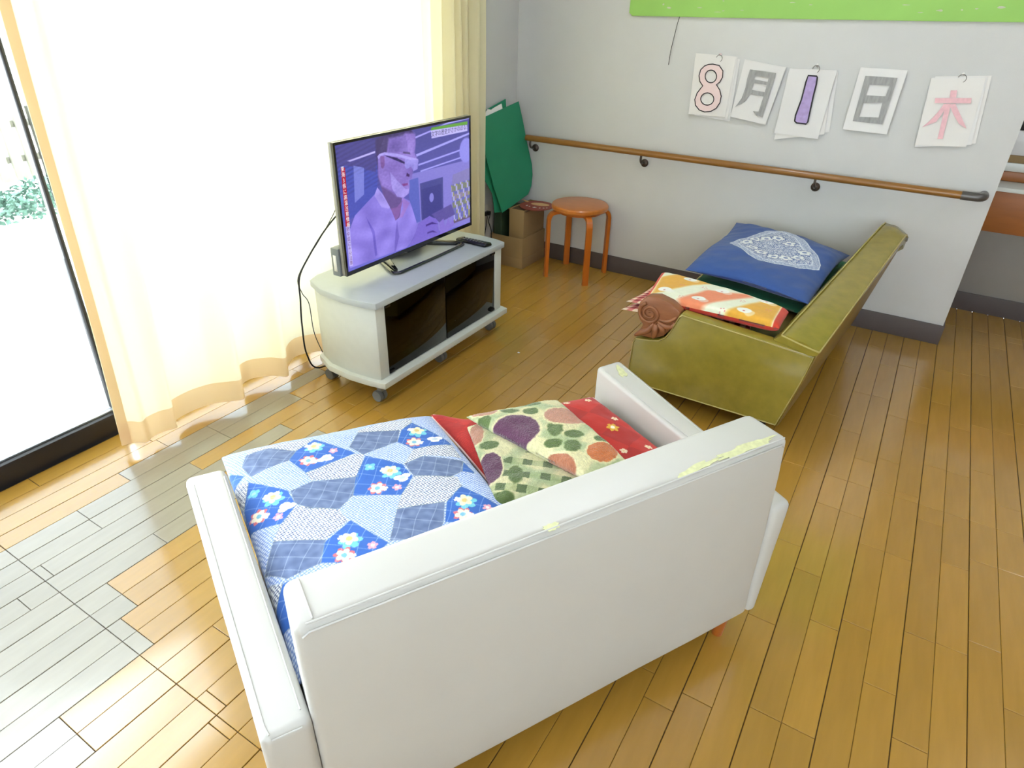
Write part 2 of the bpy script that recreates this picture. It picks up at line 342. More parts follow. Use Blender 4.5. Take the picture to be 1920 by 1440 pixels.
FG=[(0.705,0.612,0.017,-0.009,-0.005,-0.009),(0.779,0.619,0.018,-0.01,-0.005,-0.01),(0.753,0.578,0.015,-0.008,-0.007,-0.012),(0.766,0.475,0.014,-0.008,-0.018,-0.027),(0.792,0.425,0.018,-0.01,-0.008,-0.012),(0.724,0.418,0.016,-0.008,-0.007,-0.011),(0.758,0.382,0.015,-0.009,-0.011,-0.017),(0.602,0.536,0.018,-0.009,-0.006,-0.012),(0.6,0.393,0.013,-0.007,-0.014,-0.024),(0.847,0.377,0.014,-0.008,-0.008,-0.01),(0.536,0.34,0.019,-0.01,-0.007,-0.012),(0.626,0.61,0.012,-0.006,-0.008,-0.017),(0.632,0.433,0.012,-0.006,-0.007,-0.011)]
RF=[(0.959,0.471,1,0.009239923000641661),(0.923,0.65,0,0.005879951000408329),(0.992,0.635,0,0.005879951000408329),(0.997,0.511,0,0.0037799685002624975),(0.916,0.366,0,0.0037799685002624975),(0.996,0.36,0,0.005039958000349997),(0.643,0.735,0,0.004199965000291663)]
E8O=[(-1.5288,1.2148),(-1.4953,1.21),(-1.4726,1.187),(-1.4693,1.1579),(-1.4791,1.1346),(-1.4943,1.1216),(-1.4724,1.0983),(-1.4593,1.0692),(-1.4603,1.0388),(-1.475,1.0099),(-1.5,0.9933),(-1.5329,0.9872),(-1.5626,0.994),(-1.587,1.0158),(-1.595,1.043),(-1.5878,1.0744),(-1.5745,1.0957),(-1.5635,1.1107),(-1.5827,1.1304),(-1.5917,1.1568),(-1.5876,1.1849),(-1.5708,1.2036),(-1.5503,1.2126)]
E8A=[(-1.5002,1.1598),(-1.5,1.1507),(-1.5027,1.1423),(-1.508,1.1353),(-1.5154,1.1306),(-1.5243,1.1285),(-1.5337,1.1293),(-1.5427,1.1329),(-1.5504,1.139),(-1.5561,1.147),(-1.5591,1.156),(-1.5593,1.1652),(-1.5565,1.1736),(-1.5511,1.1805),(-1.5436,1.1851),(-1.5348,1.1871),(-1.5255,1.1863),(-1.5166,1.1826),(-1.5089,1.1766),(-1.5033,1.1687)]
E8B=[(-1.4951,1.0532),(-1.4952,1.0441),(-1.4985,1.0355),(-1.505,1.0284),(-1.5138,1.0235),(-1.5242,1.0211),(-1.5351,1.0217),(-1.5455,1.025),(-1.5543,1.0309),(-1.5606,1.0387),(-1.5639,1.0476),(-1.5638,1.0568),(-1.5602,1.0654),(-1.5537,1.0724),(-1.5448,1.0773),(-1.5345,1.0795),(-1.5237,1.0789),(-1.5134,1.0755),(-1.5047,1.0697),(-1.4984,1.062)]
GETSU=[[(-1.3397,1.202),(-1.212,1.1938),(-1.2124,1.1683),(-1.3422,1.1788)],[(-1.3397,1.202),(-1.3112,1.1999),(-1.309,1.1541),(-1.3147,1.0954),(-1.336,1.0541),(-1.3805,1.0232),(-1.3547,1.0675),(-1.3456,1.1175),(-1.345,1.1613)],[(-1.2399,1.192),(-1.212,1.1938),(-1.2206,1.1123),(-1.2344,0.988),(-1.2654,0.9952),(-1.2872,1.0133),(-1.2588,1.0138),(-1.2499,1.071),(-1.2439,1.1394)],[(-1.3153,1.1595),(-1.2392,1.1512),(-1.2404,1.1377),(-1.3183,1.1438)],[(-1.3158,1.111),(-1.2467,1.1045),(-1.2477,1.0849),(-1.3222,1.0909)]]
ONE=[(-1.0618,1.1923),(-1.0234,1.192),(-1.0192,1.1868),(-1.0164,1.1556),(-1.0175,1.1088),(-1.0151,0.9891),(-1.0204,0.9778),(-1.0655,0.9783),(-1.0764,0.9861),(-1.0785,1.0124),(-1.0678,1.0858),(-1.0653,1.1661)]
NICHI=[[(-0.8146,1.2074),(-0.6811,1.2074),(-0.6879,1.0086),(-0.8168,1.0111)],[(-0.787,1.1719),(-0.7034,1.1734),(-0.7083,1.1285),(-0.7908,1.1265)],[(-0.7925,1.0926),(-0.7138,1.101),(-0.712,1.0369),(-0.7928,1.0322)]]
MOKU=[[(-0.5097,1.1372),(-0.3735,1.1481),(-0.3698,1.127),(-0.5058,1.1165)],[(-0.4606,1.1721),(-0.437,1.1739),(-0.4308,1.1444),(-0.4554,1.1424)],[(-0.4623,1.1176),(-0.4423,1.1192),(-0.4293,0.9718),(-0.4496,0.9696)],[(-0.4687,1.117),(-0.4522,1.1114),(-0.4759,1.0412),(-0.5247,1.0119),(-0.5018,1.0432),(-0.4823,1.0807)],[(-0.4474,1.1145),(-0.4265,1.1206),(-0.3852,1.0675),(-0.3525,1.024),(-0.3873,1.0409),(-0.421,1.0774)]]
P_p8=[(-1.6287,1.2413),(-1.4201,1.2476),(-1.4245,0.9719),(-1.6177,0.9697)]
P_p8b=[(-1.6189,1.2496),(-1.4014,1.2438),(-1.3985,0.9516),(-1.5878,0.9651)]
P_getsu=[(-1.3755,1.2452),(-1.1721,1.2212),(-1.2134,0.9543),(-1.3947,0.9777)]
P_one=[(-1.1546,1.2186),(-0.9419,1.2215),(-0.951,0.9133),(-1.1611,0.921)]
P_oneb=[(-1.1365,1.2169),(-0.9358,1.2156),(-0.9083,0.9504),(-1.1358,0.9013)]
P_nichi=[(-0.8447,1.2407),(-0.65,1.2403),(-0.6586,0.967),(-0.8511,0.9709)]
P_moku=[(-0.5476,1.2144),(-0.3469,1.2294),(-0.3304,0.9477),(-0.5293,0.9342)]
P_mokub=[(-0.5359,1.2219),(-0.3285,1.2389),(-0.2993,0.9648),(-0.5153,0.9311)]
BP=[(-1.144,-0.611),(-1.124,-0.506),(-1.088,-0.444),(-1.046,-0.327),(-0.977,-0.258),(-0.921,-0.304),(-0.869,-0.36),(-0.803,-0.504),(-0.758,-0.569),(-0.73,-0.642),(-0.726,-0.699),(-0.8,-0.766),(-0.897,-0.79),(-0.963,-0.792),(-1.022,-0.757),(-1.103,-0.668)]
BF=[(-1.053,-0.492),(-1.01,-0.461),(-0.963,-0.427),(-0.901,-0.489),(-0.815,-0.578),(-0.984,-0.674),(-0.924,-0.695),(-0.874,-0.683),(-0.828,-0.65),(-1.035,-0.628),(-1.079,-0.555)]
TO=[(-1.305,-1.008),(-0.781,-1.129),(-0.775,-1.376),(-1.256,-1.337)]
TR=[(-1.321,-1.002),(-0.75,-1.144),(-0.733,-1.407),(-1.266,-1.396)]
TB=[[(-1.292,-1.105),(-1.229,-1.029),(-1.058,-1.05),(-1.162,-1.168),(-1.221,-1.268),(-1.255,-1.305)],[(-1.145,-1.312),(-1.071,-1.163),(-0.925,-1.118),(-0.897,-1.14),(-0.965,-1.214),(-1.051,-1.339),(-1.123,-1.337)],[(-0.96,-1.34),(-0.911,-1.255),(-0.852,-1.149),(-0.78,-1.132),(-0.775,-1.373),(-0.881,-1.37)]]
TW=[(-1.172,-1.076),(-1.224,-1.241),(-1.075,-1.27),(-1.018,-1.14),(-0.892,-1.287),(-0.84,-1.147)]
TP=[(-1.091,-1.141),(-1.14,-1.288),(-0.92,-1.203),(-0.966,-1.319),(-0.815,-1.234),(-1.178,-1.164)]
FOL=[(-2.68,-0.476,0.884),(-2.633,-0.1,0.955),(-2.619,-0.075,0.861),(-2.599,-0.046,0.723),(-2.577,-0.0,0.585),(-2.569,0.009,0.521),(-2.566,-0.027,0.454),(-2.567,-0.062,0.409),(-2.582,-0.197,0.374),(-2.597,-0.32,0.343),(-2.623,-0.375,0.503)]
FOL2=[(-2.702,-0.462,0.9),(-2.697,-0.406,0.93),(-2.695,-0.395,0.921),(-2.67,-0.186,0.973),(-2.665,-0.186,0.926),(-2.642,-0.185,0.72),(-2.614,-0.285,0.337),(-2.626,-0.36,0.348),(-2.639,-0.366,0.459),(-2.648,-0.393,0.503),(-2.667,-0.452,0.597),(-2.69,-0.475,0.772)]
CT=[[-2.62,-2.723,1.439],[-2.62,-2.698,1.439],[-2.62,-2.546,1.442],[-2.62,-2.597,0.053],[-2.62,-2.447,1.443],[-2.62,-2.304,-0.002]]
CNT=[[-0.129,0.3,0.521],[0.049,0.3,0.526],[-0.131,0.3,0.736],[-0.025,0.3,0.738]]
TVP=[([(0.473,0.639),(1.001,0.622),(1.005,-0.015),(0.501,0.073)],(150,145,215)),([(0.013,0.845),(0.257,0.796),(0.233,0.437),(-0.012,0.42)],(88,100,185)),([(0.028,1.016),(0.257,1.003),(0.243,0.733),(0.01,0.867)],(92,88,150)),([(0.102,0.824),(0.167,0.789),(0.152,0.583),(0.088,0.538)],(140,150,220)),([(0.066,0.87),(0.25,0.897),(0.249,0.881),(0.083,0.859)],(215,210,250)),([(0.539,0.938),(0.677,0.967),(0.677,0.953),(0.541,0.923)],(190,185,250)),([(0.54,0.792),(1.004,0.871),(1.004,0.853),(0.543,0.771)],(190,190,250)),([(0.553,0.705),(0.916,0.738),(0.916,0.723),(0.555,0.69)],(185,185,250)),([(0.567,0.646),(0.928,0.668),(0.928,0.655),(0.57,0.633)],(185,185,250)),([(0.833,1.01),(1.006,1.007),(1.005,0.995),(0.736,0.982)],(190,190,250)),([(0.559,0.535),(0.753,0.532),(0.748,0.156),(0.559,0.2)],(85,88,150)),([(0.568,0.479),(0.741,0.475),(0.736,0.181),(0.57,0.212)],(72,74,140)),([(0.823,0.435),(1.006,0.431),(1.006,0.058),(0.844,0.074)],(120,125,185)),([(0.832,0.421),(1.006,0.418),(1.006,0.363),(0.837,0.366)],(140,150,120)),([(0.843,0.337),(1.005,0.328),(1.005,0.279),(0.842,0.29)],(160,150,160)),([(0.831,0.26),(1.005,0.251),(1.004,0.209),(0.835,0.203)],(135,145,120)),([(0.841,0.524),(1.001,0.542),(1.0,0.433),(0.832,0.434)],(150,145,190)),([(0.837,0.084),(1.006,0.072),(1.005,0.051),(0.843,0.053)],(115,100,120)),([(0.47,0.591),(0.548,0.591),(0.551,0.196),(0.472,0.191)],(105,118,195)),([(0.253,0.707),(0.279,0.537),(0.321,0.402),(0.355,0.266),(0.4,0.297),(0.427,0.485),(0.384,0.572)],(120,98,150)),([(0.329,1.008),(0.409,1.018),(0.512,1.001),(0.541,0.96),(0.542,0.891),(0.53,0.812),(0.547,0.748),(0.519,0.696),(0.503,0.629),(0.498,0.601),(0.476,0.59),(0.479,0.54),(0.468,0.482),(0.425,0.456),(0.379,0.484),(0.34,0.539),(0.274,0.609),(0.256,0.706),(0.262,0.861)],(158,135,205)),([(0.347,0.982),(0.469,0.976),(0.482,0.825),(0.34,0.862)],(142,122,190)),([(0.256,0.982),(0.31,1.007),(0.41,1.023),(0.513,1.003),(0.527,0.972),(0.469,0.985),(0.448,0.97),(0.347,0.971),(0.325,0.855),(0.291,0.864),(0.263,0.849),(0.254,0.752),(0.252,0.863)],(82,70,112)),([(0.28,0.85),(0.309,0.837),(0.306,0.77),(0.292,0.74),(0.278,0.767)],(140,100,160)),([(0.34,0.703),(0.386,0.619),(0.445,0.527),(0.472,0.518),(0.468,0.482),(0.425,0.456),(0.379,0.484),(0.347,0.561)],(182,168,232)),([(0.261,0.85),(0.276,0.866),(0.311,0.87),(0.399,0.835),(0.555,0.748),(0.556,0.722),(0.398,0.81),(0.309,0.85),(0.285,0.849),(0.267,0.826)],(190,180,240)),([(0.311,0.847),(0.397,0.801),(0.452,0.751),(0.448,0.738),(0.386,0.784),(0.323,0.833)],(60,50,100)),([(0.453,0.774),(0.555,0.74),(0.546,0.665),(0.512,0.657),(0.498,0.703),(0.464,0.689),(0.45,0.711)],(172,165,232)),([(0.446,0.84),(0.493,0.822),(0.497,0.803),(0.44,0.827)],(90,75,120)),([(0.463,0.66),(0.483,0.635),(0.478,0.619),(0.456,0.632)],(90,60,115)),([(0.421,0.577),(0.464,0.572),(0.468,0.553),(0.43,0.554)],(150,85,150)),([(0.035,0.331),(0.08,0.439),(0.221,0.558),(0.244,0.607),(0.278,0.514),(0.331,0.386),(0.356,0.284),(0.39,0.301),(0.415,0.465),(0.472,0.413),(0.495,0.31),(0.52,0.183),(0.501,0.073),(0.429,0.007),(0.014,0.026)],(160,146,228)),([(0.244,0.607),(0.279,0.537),(0.322,0.414),(0.311,0.406),(0.262,0.437),(0.22,0.547)],(185,172,240)),([(0.415,0.465),(0.471,0.394),(0.411,0.293),(0.378,0.293),(0.42,0.364)],(175,140,210)),([(0.152,0.398),(0.2,0.258),(0.206,0.045),(0.19,0.04),(0.184,0.241)],(128,115,205)),([(0.367,0.286),(0.375,0.13),(0.34,0.004),(0.33,0.016),(0.351,0.192)],(135,120,205)),([(0.327,0.4),(0.356,0.284),(0.385,0.316),(0.419,0.439),(0.373,0.394)],(150,110,170)),([(0.644,0.224),(0.821,0.252),(0.855,0.14),(0.786,0.126),(0.709,0.117)],(105,95,160)),([(0.529,0.186),(0.626,0.216),(0.691,0.152),(0.699,0.087),(0.707,-0.007),(0.63,-0.002),(0.446,0.008),(0.509,0.122)],(138,120,208)),([(0.593,0.146),(0.647,0.15),(0.696,0.109),(0.641,0.13),(0.592,0.129)],(80,60,140)),([(0.602,0.071),(0.651,0.067),(0.687,0.028),(0.644,0.052),(0.601,0.055)],(90,70,150)),([(0.709,0.117),(0.747,0.142),(0.76,0.054),(0.793,0.137),(0.81,0.046),(0.832,0.121),(0.843,0.039),(0.782,-0.005),(0.711,-0.001)],(150,130,212)),([(0.666,0.965),(0.985,0.946),(0.984,0.888),(0.669,0.893)],(215,212,250)),([(0.672,0.984),(0.985,0.974),(0.985,0.946),(0.665,0.962)],(110,185,60)),([(0.024,0.831),(0.049,0.826),(0.04,0.369),(0.016,0.374)],(200,35,60)),([(0.016,0.374),(0.04,0.369),(0.036,0.038),(0.011,0.043)],(205,200,245))]
TVE=[(0.969,0.716,0.061,0.111,(165,165,240)),(0.65,0.377,0.018,0.041,(150,150,220)),(0.524,0.432,0.013,0.023,(60,55,90))]

# ================================================================ the setting
def struct(o, label=None): o['kind'] = 'structure'; return o
PW = .07575
X0F, X1F, Y0F, Y1F = -2.812, 4.0, -6.0, .604
fl = box('floor', X0F, X1F, Y0F, Y1F, -.06, -.0035, M['joint'], bev=0); struct(fl)
A_ = -1.473
def proj(p):
    d = R3.transposed() @ (Vector(p)-CAM_P)
    if d.z > -.05: return None
    return (960+1221.78*d.x/-d.z, 720-1221.78*d.y/-d.z)
jd = {}
for n, y in JOINTS: jd.setdefault(n, []).append(y)
planks = []
rj = random.Random(3)
n0 = math.floor(X0F/PW); n1 = math.ceil(X1F/PW)
for n in range(n0, n1):
    xa, xb = max(n*PW, X0F), min((n+1)*PW, X1F)
    if xb-xa < .01: continue
    ys = sorted(jd.get(n, []))
    lines = [A_+1.789*k for k in range(-3, 2)]
    cuts = [y for y in ys if min(abs(y-l) for l in lines) > .02]
    out = []
    for y in cuts:
        if not out or y-out[-1] > .04: out.append(y)
    cuts = out
    for l in lines: cuts.append(l)
    cuts = sorted(cuts+[Y0F, Y1F]); full = []
    for a, b in zip(cuts, cuts[1:]):
        full.append(a); L = b-a
        k = max(1, round(L/rj.uniform(.5, .7)))
        if L > (1.0 if (-3.3 < a and n < 5) else .75) and k > 1:
            for j in range(1, k): full.append(a+L*j/k+rj.uniform(-.07, .07))
    full.append(cuts[-1]); full = [y for y in full if Y0F <= y <= Y1F]
    gx0 = .0011 if n % 2 == 0 else .0005; gx1 = .0011 if n % 2 == 1 else .0005
    for a, b in zip(full, full[1:]):
        if b-a > .008: planks.append((n, xa+gx0, xb-gx1, a+.0008, b-.0008))
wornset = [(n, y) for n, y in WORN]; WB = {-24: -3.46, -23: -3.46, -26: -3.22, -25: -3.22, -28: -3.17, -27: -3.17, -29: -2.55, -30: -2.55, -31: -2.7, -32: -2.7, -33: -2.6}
def score(pk):
    n, xa, xb, a, b = pk
    c = ((xa+xb)/2, (a+b)/2, 0)
    q = [proj((x, y, 0)) for x in (xa, xb) for y in (a, b)]
    if any(v is None for v in q): return 0
    cx = [min(max(v[0], 0), 1920) for v in q]; cy = [min(max(v[1], 0), 1440) for v in q]
    if max(cx)-min(cx) < 4 or max(cy)-min(cy) < 4: return 0
    if c[0] > -.157 or c[1] < 0: pass
    elif c[1] > 0: return 0
    # hidden beneath the white sofa
    s = Vector((c[0]+1.048, c[1]+3.322)); A2 = Vector((math.cos(1.069), math.sin(1.069))); B2 = Vector((-math.sin(1.069), math.cos(1.069)))
    if -.05 < s.dot(A2) < 1.1 and .05 < s.dot(B2) < .95: return .1
    return abs((q[0][0]-q[3][0])*(q[1][1]-q[2][1])-(q[1][0]-q[2][0])*(q[0][1]-q[3][1]))/2+1
planks.sort(key=score, reverse=True)
def plank_geo(xa, xb, a, b, x, y, V, F):
    k = len(V); h = .0009
    for z, i in ((-.0034, 0), (-h, 0), (0, h)):
        V += [(xa+i-x, a+i-y, z), (xb-i-x, a+i-y, z), (xb-i-x, b-i-y, z), (xa+i-x, b-i-y, z)]
    for r in (0, 4):
        for j in range(4): F.append((k+r+j, k+r+(j+1) % 4, k+r+4+(j+1) % 4, k+r+4+j))
    F.append((k+8, k+9, k+10, k+11))
rest = {}
for i, pk in enumerate(planks):
    n, xa, xb, a, b = pk
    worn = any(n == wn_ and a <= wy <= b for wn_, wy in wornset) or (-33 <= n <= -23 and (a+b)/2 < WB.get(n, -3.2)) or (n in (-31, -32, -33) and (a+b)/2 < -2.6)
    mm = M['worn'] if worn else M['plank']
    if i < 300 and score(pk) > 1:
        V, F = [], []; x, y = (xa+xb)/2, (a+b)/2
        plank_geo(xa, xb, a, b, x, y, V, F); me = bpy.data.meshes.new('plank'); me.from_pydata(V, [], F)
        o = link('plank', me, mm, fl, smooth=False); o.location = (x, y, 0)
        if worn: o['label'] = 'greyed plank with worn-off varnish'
    else:
        V, F = rest.setdefault(worn, ([], [])); plank_geo(xa, xb, a, b, 0, 0, V, F)
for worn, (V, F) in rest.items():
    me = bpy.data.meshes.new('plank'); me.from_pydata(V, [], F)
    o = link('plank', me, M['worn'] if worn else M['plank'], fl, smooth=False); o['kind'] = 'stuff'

WX = -2.707           # inner face of the window wall
WT = 2.05             # window head height
CH = 2.5
# back wall with a free end at x = -.157
struct(box('wall_back', -2.9, -.157, 0, .13, 0, CH, M['wall'], bev=.001))
struct(box('wall_recess', -.3, 4.1, .605, .72, 0, CH, M['wallr'], bev=0))
struct(box('wall_recess_side', -.42, -.3, .13, .72, 0, CH, M['wallr'], bev=0))
# window wall: pier beside the corner, lintel, and the solid part far behind the camera
struct(box('wall_left', -2.9, WX, -.80, 0, 0, CH, M['wall'], bev=.001))
struct(box('wall_left', -2.9, WX, -4.6, -.80, WT, CH, M['wall'], bev=.001))
struct(box('wall_left', -2.9, WX, -6.0, -4.6, 0, CH, M['wall'], bev=.001))
struct(box('wall_right', 4.0, 4.1, -6.1, .72, 0, CH, M['wallr'], bev=0))
WF = (-.9, 2.7, .85, 2.05)   # added unseen window behind the camera, fill light for the sofa back
struct(prism('wall_front', [(-2.9, 0), (4.1, 0), (4.1, CH), (-2.9, CH)], -6.1, -6.0, M['wallr'], None, 'y', holes=[[(WF[0], WF[2]), (WF[1], WF[2]), (WF[1], WF[3]), (WF[0], WF[3])]]))
w2 = empty('added_fill_window', ((WF[0]+WF[1])/2, -6.05, WF[2])); w2['kind'] = 'structure'
W2I = Matrix.Translation((-(WF[0]+WF[1])/2, 6.05, -WF[2]))
for o in (box('added_window_sill', WF[0], WF[1], -6.08, -5.98, WF[2], WF[2]+.04, M['frame'], w2), box('window_head', WF[0], WF[1], -6.08, -6.02, WF[3]-.04, WF[3], M['frame'], w2),
          box('window_jamb', WF[0], WF[0]+.04, -6.08, -6.02, WF[2]+.04, WF[3]-.04, M['frame'], w2), box('window_jamb', WF[1]-.04, WF[1], -6.08, -6.02, WF[2]+.04, WF[3]-.04, M['frame'], w2),
          box('stile', 1.08, 1.12, -6.07, -6.03, WF[2]+.04, WF[3]-.04, M['frame'], w2), box('pane', WF[0]+.04, 1.08, -6.055, -6.05, WF[2]+.04, WF[3]-.04, M['wglass'], w2, bev=0), box('pane', 1.12, WF[1]-.04, -6.055, -6.05, WF[2]+.04, WF[3]-.04, M['wglass'], w2, bev=0)): o.matrix_parent_inverse = W2I
struct(box('ceiling', -2.9, 4.1, -6.1, .72, CH, CH+.1, M['ceil'], bev=0))
struct(box('baseboard_back', WX, -.157+.008, -.008, 0, 0, .103, M['base'], bev=.0015))
struct(box('baseboard_end', -.157, -.149, 0, .13, 0, .103, M['base'], bev=.0015))
struct(box('baseboard_left', WX, WX+.008, -.80, -.008, 0, .103, M['base'], bev=.0015))
struct(box('baseboard_recess', -.3, 4.0, .597, .605, 0, .103, M['base'], bev=.0015))

# sliding window
w1 = empty('window_1', (-2.85, -2.7, 0)); w1['kind'] = 'structure'
def wp(o): o.matrix_parent_inverse = Matrix.Translation((2.85, 2.7, 0)); return o
wp(box('sill_rail', -2.875, -2.815, -4.6, -.80, -.01, .080, M['frame'], w1, bev=.002))
wp(box('track', -2.87, -2.838, -4.6, -.80, .080, .087, M['alu'], w1, bev=.001))
wp(box('window_head', -2.88, -2.815, -4.6, -.80, WT-.05, WT, M['frame'], w1, bev=.002))
wp(box('window_jamb', -2.88, -2.815, -.84, -.80, .08, WT-.05, M['frame'], w1, bev=.002))
wp(box('window_jamb', -2.88, -2.815, -4.60, -4.56, .08, WT-.05, M['frame'], w1, bev=.002))
hexa_st = hexa('stile', [(-2.872, -2.700, .08), (-2.838, -2.700, .08), (-2.838, -2.689, .08), (-2.872, -2.689, .08), (-2.872, -2.668, WT-.05), (-2.838, -2.668, WT-.05), (-2.838, -2.657, WT-.05), (-2.872, -2.657, WT-.05)], M['frame'], w1, bev=.002, seg=1); wp(hexa_st)
wp(box('stile', -2.872, -2.842, -1.78, -1.74, .08, WT-.05, M['frame'], w1, bev=.002))
wp(box('pane', -2.858, -2.853, -4.56, -2.69, .085, WT-.05, M['wglass'], w1, bev=0))
wp(box('pane', -2.862, -2.857, -2.66, -.84, .085, WT-.05, M['wglass'], w1, bev=0))

# outdoors
g = box('ground', -16, -2.9, -12, 8, -.25, -.12, M['concrete'], bev=0); struct(g)
def hedge(name, x, y0, y1, h, label):
    V, F = [], []; r = random.Random(5)
    for k in range(5000):
        cy = r.uniform(y0, y1); cx, cz = x+r.uniform(-.25, .25), -.12+r.uniform(0, 1)**.8*h*(1+.25*math.sin(cy*5))
        d = Vector((r.uniform(-1, 1), r.uniform(-1, 1), r.uniform(-.4, 1))).normalized(); s = d.orthogonal().normalized(); L = r.uniform(.03, .06)
        k0 = len(V); c = Vector((cx, cy, cz)); V += [c-s*L*.35, c+d*L*.6, c+s*L*.35, c-d*L*.6]; F.append((k0, k0+1, k0+2, k0+3))
    me = bpy.data.meshes.new(name); me.from_pydata([tuple(v) for v in V], [], F)
    o = link(name, me, M['hedge'], None, smooth=False); recenter(o); tag(o, label, 'hedge', kind='stuff'); return o
hedge('hedge', -6.6, -3.0, .6, .20, 'low sunlit hedge on the ground outside the glass door')
fe = empty('picket_fence', (-7.6, -1.2, -.12), label='pale picket fence behind the hedge outside the glass door', cat='fence')
for k in range(44):
    o = box('picket', -.02, .02, -.045, .045, 0, .62, M['fence'], fe, bev=.004, seg=1); o.location = (0, -2.2+k*.13, .05)
for z in (.2, .5):
    o = box('fence_rail', -.05, -.02, -2.4, 3.6, z, z+.06, M['fence'], fe, bev=.004, seg=1)

# added fill lights, unseen above the frame, to brighten the room
for k, (x, y) in enumerate([(-1.3, -1.2), (-1.3, -3.6), (1.0, -1.2), (1.0, -3.6)]):
    t = empty('added_fill_light', (x, y, CH), label='added white fill light on the ceiling, %s' % ['nearest the window and the back wall', 'nearest the window, behind the white sofa', 'nearest the recess', 'farthest from window and back wall'][k], cat='light', group='added fill lights')
    o = box('casing', -.13, .13, -.6, .6, -.05, 0, M['tube'], t, bev=.004)
    o = box('fill_diffuser', -.11, .11, -.58, .58, -.062, -.05, M['fill_glow'], t, bev=.002)

# ================================================================ curtain
cp = [(-2.668, -2.790), (-2.645, -2.762), (-2.612, -2.735), (-2.630, -2.700), (-2.622, -2.655), (-2.600, -2.607), (-2.655, -2.575), (-2.668, -2.50), (-2.640, -2.43), (-2.585, -2.375), (-2.573, -2.330),
      (-2.665, -2.270), (-2.675, -2.21), (-2.62, -2.14), (-2.568, -2.095), (-2.640, -2.03), (-2.672, -1.96), (-2.64, -1.89), (-2.60, -1.82)]
y = -1.76; k = 0
while y < -.52:
    cp.append((-2.66 if k % 2 == 0 else -2.595+.012*math.sin(k*2.1), y)); y += .052+.014*math.sin(k*1.3) if y < -.95 else .038; k += 1
cp.append((-2.62, -.475))
path = spline([(x, y, 0) for x, y in cp], 7); ns = len(path)
HEM0, HEM1 = .035, .125
zs = [HEM0, .05, .07, .09, .11, HEM1, .127]+[.127+(2.12-.127)*((i+1)/34) for i in range(34)]
V, F, FM = [], [], []
for z in zs:
    for i, p in enumerate(path):
        t = max(0, min(1, (-p.y-.47)/2.3)); s = .062*t*z*(.8)
        am = 1-.10*min(1, z/1.5)*math.sin(i*.05+1.3)**2
        x = -2.63+(p.x+2.63)*am; yy = p.y+s+.006*math.sin(z*3+i*.11)
        V.append((x, yy, z+(.004*math.sin(i*.23) if z < .2 else 0)))
for r in range(len(zs)-1):
    for i in range(ns-1):
        a = r*ns+i; F.append((a, a+1, a+1+ns, a+ns)); FM.append(0)
def sheet(name, rows, m, parent, thick):
    idx = [z for z in rows]; me = bpy.data.meshes.new(name)
    base = idx[0]*ns; vv = [V[base+i] for i in range(len(idx)*ns)]
    ff = [(r*ns+i, r*ns+i+1, (r+1)*ns+i+1, (r+1)*ns+i) for r in range(len(idx)-1) for i in range(ns-1)]
    me.from_pydata(vv, [], ff); return link(name, me, m, parent)
cur = sheet('curtain', list(range(5, len(zs))), M['curtain'], None, .001)
tag(cur, 'long cream curtain hanging in folds across the window behind the television', 'curtain')
hm = sheet('hem', list(range(0, 6)), M['hem'], cur, .001); hm['label'] = 'doubled hem, deeper yellow than the cloth above'
sh = bpy.data.meshes.new('side_hem'); e0 = [(V[r*ns+0], V[r*ns+6]) for r in range(len(zs))]
vv = [(a[0]+.004, a[1], a[2]) for a, b in e0]+[(b[0]+.004, b[1], b[2]) for a, b in e0]; L_ = len(zs)
sh.from_pydata(vv, [], [(i, i+1, L_+i+1, L_+i) for i in range(L_-1)]); link('side_hem', sh, M['hem'], cur)
rod = empty('curtain_rail', (-2.63, -1.6, 2.16), label='white curtain rail above the window', cat='rail')
tube('rail_bar', [(0, -1.3, 0), (0, 1.15, 0)], .012, M['white'], rod); 
for yy in (-1.2, 0, 1.05): box('rail_bracket', -.077, .01, yy-.01, yy+.01, .005, .02, M['white'], rod, bev=.001)

# ================================================================ white sofa
SO = (-1.048, -3.322, 0); ST = 1.069
sofa = empty('sofa', SO, ST, 'worn white vinyl two-seat sofa seen from behind, covered with cushions', 'sofa')
# backrest slab, slightly barrel topped
hexa('backrest', [(.0, .0, .10), (1.083, 0, .10), (1.075, .13, .10), (.0, .13, .10), (-.002, .006, .664), (1.062, .006, .664), (1.052, .118, .668), (.004, .112, .668)], M['white_v'], sofa, bev=.017, seg=4, bulge=.003, sub=5)
def seam(pts, par, r=.0022, name='seam'): return tube(name, pts, r, M['white_s'], par, seg=6)
bk = [o for o in sofa.children if o.name.startswith('backrest')][0]
seam([(.010, .005, .644), (.020, .0050, .651), (1.036, .0050, .651), (1.044, .005, .644)], bk, .0020)
seam([(.018, .010, .6645), (1.045, .010, .6645)], bk, .0018)
seam([(.030, .016, .6645), (.030, .100, .6675)], bk, .0016)
def arm(xr, xf, wr, wf, side):
    # rear inner/outer x at y~0, front inner/outer at y~.69
    ri, ro = xr, xr+wr; fi, fo = xf, xf+wf
    a, b = (ri, ro) if side > 0 else (ro, ri); c, d = (fi, fo) if side > 0 else (fo, fi)
    k = .028 if side > 0 else .0
    return hexa('armrest', [(a, -.002, .10), (b-k, -.002, .10), (d-.01 if side > 0 else d, .69, .10), (c, .69, .10), (a, .004, .452), (b, .004, .452), (d, .70, .502), (c, .70, .502)], M['white_v'], sofa, bev=.016, seg=4, bulge=.002, sub=4)
al = arm(-.001, -.020, -.082, -.088, -1); ar = arm(1.078, 1.058, .062, .094, 1)
seam([(-.068, .012, .4515), (-.072, .03, .4535), (-.092, .66, .4995)], al, .0018)
seam([(-.066, .0045, .446), (-.018, .0045, .446)], al, .0016)
seam([(-.014, .03, .455), (-.026, .66, .500)], al, .0016)
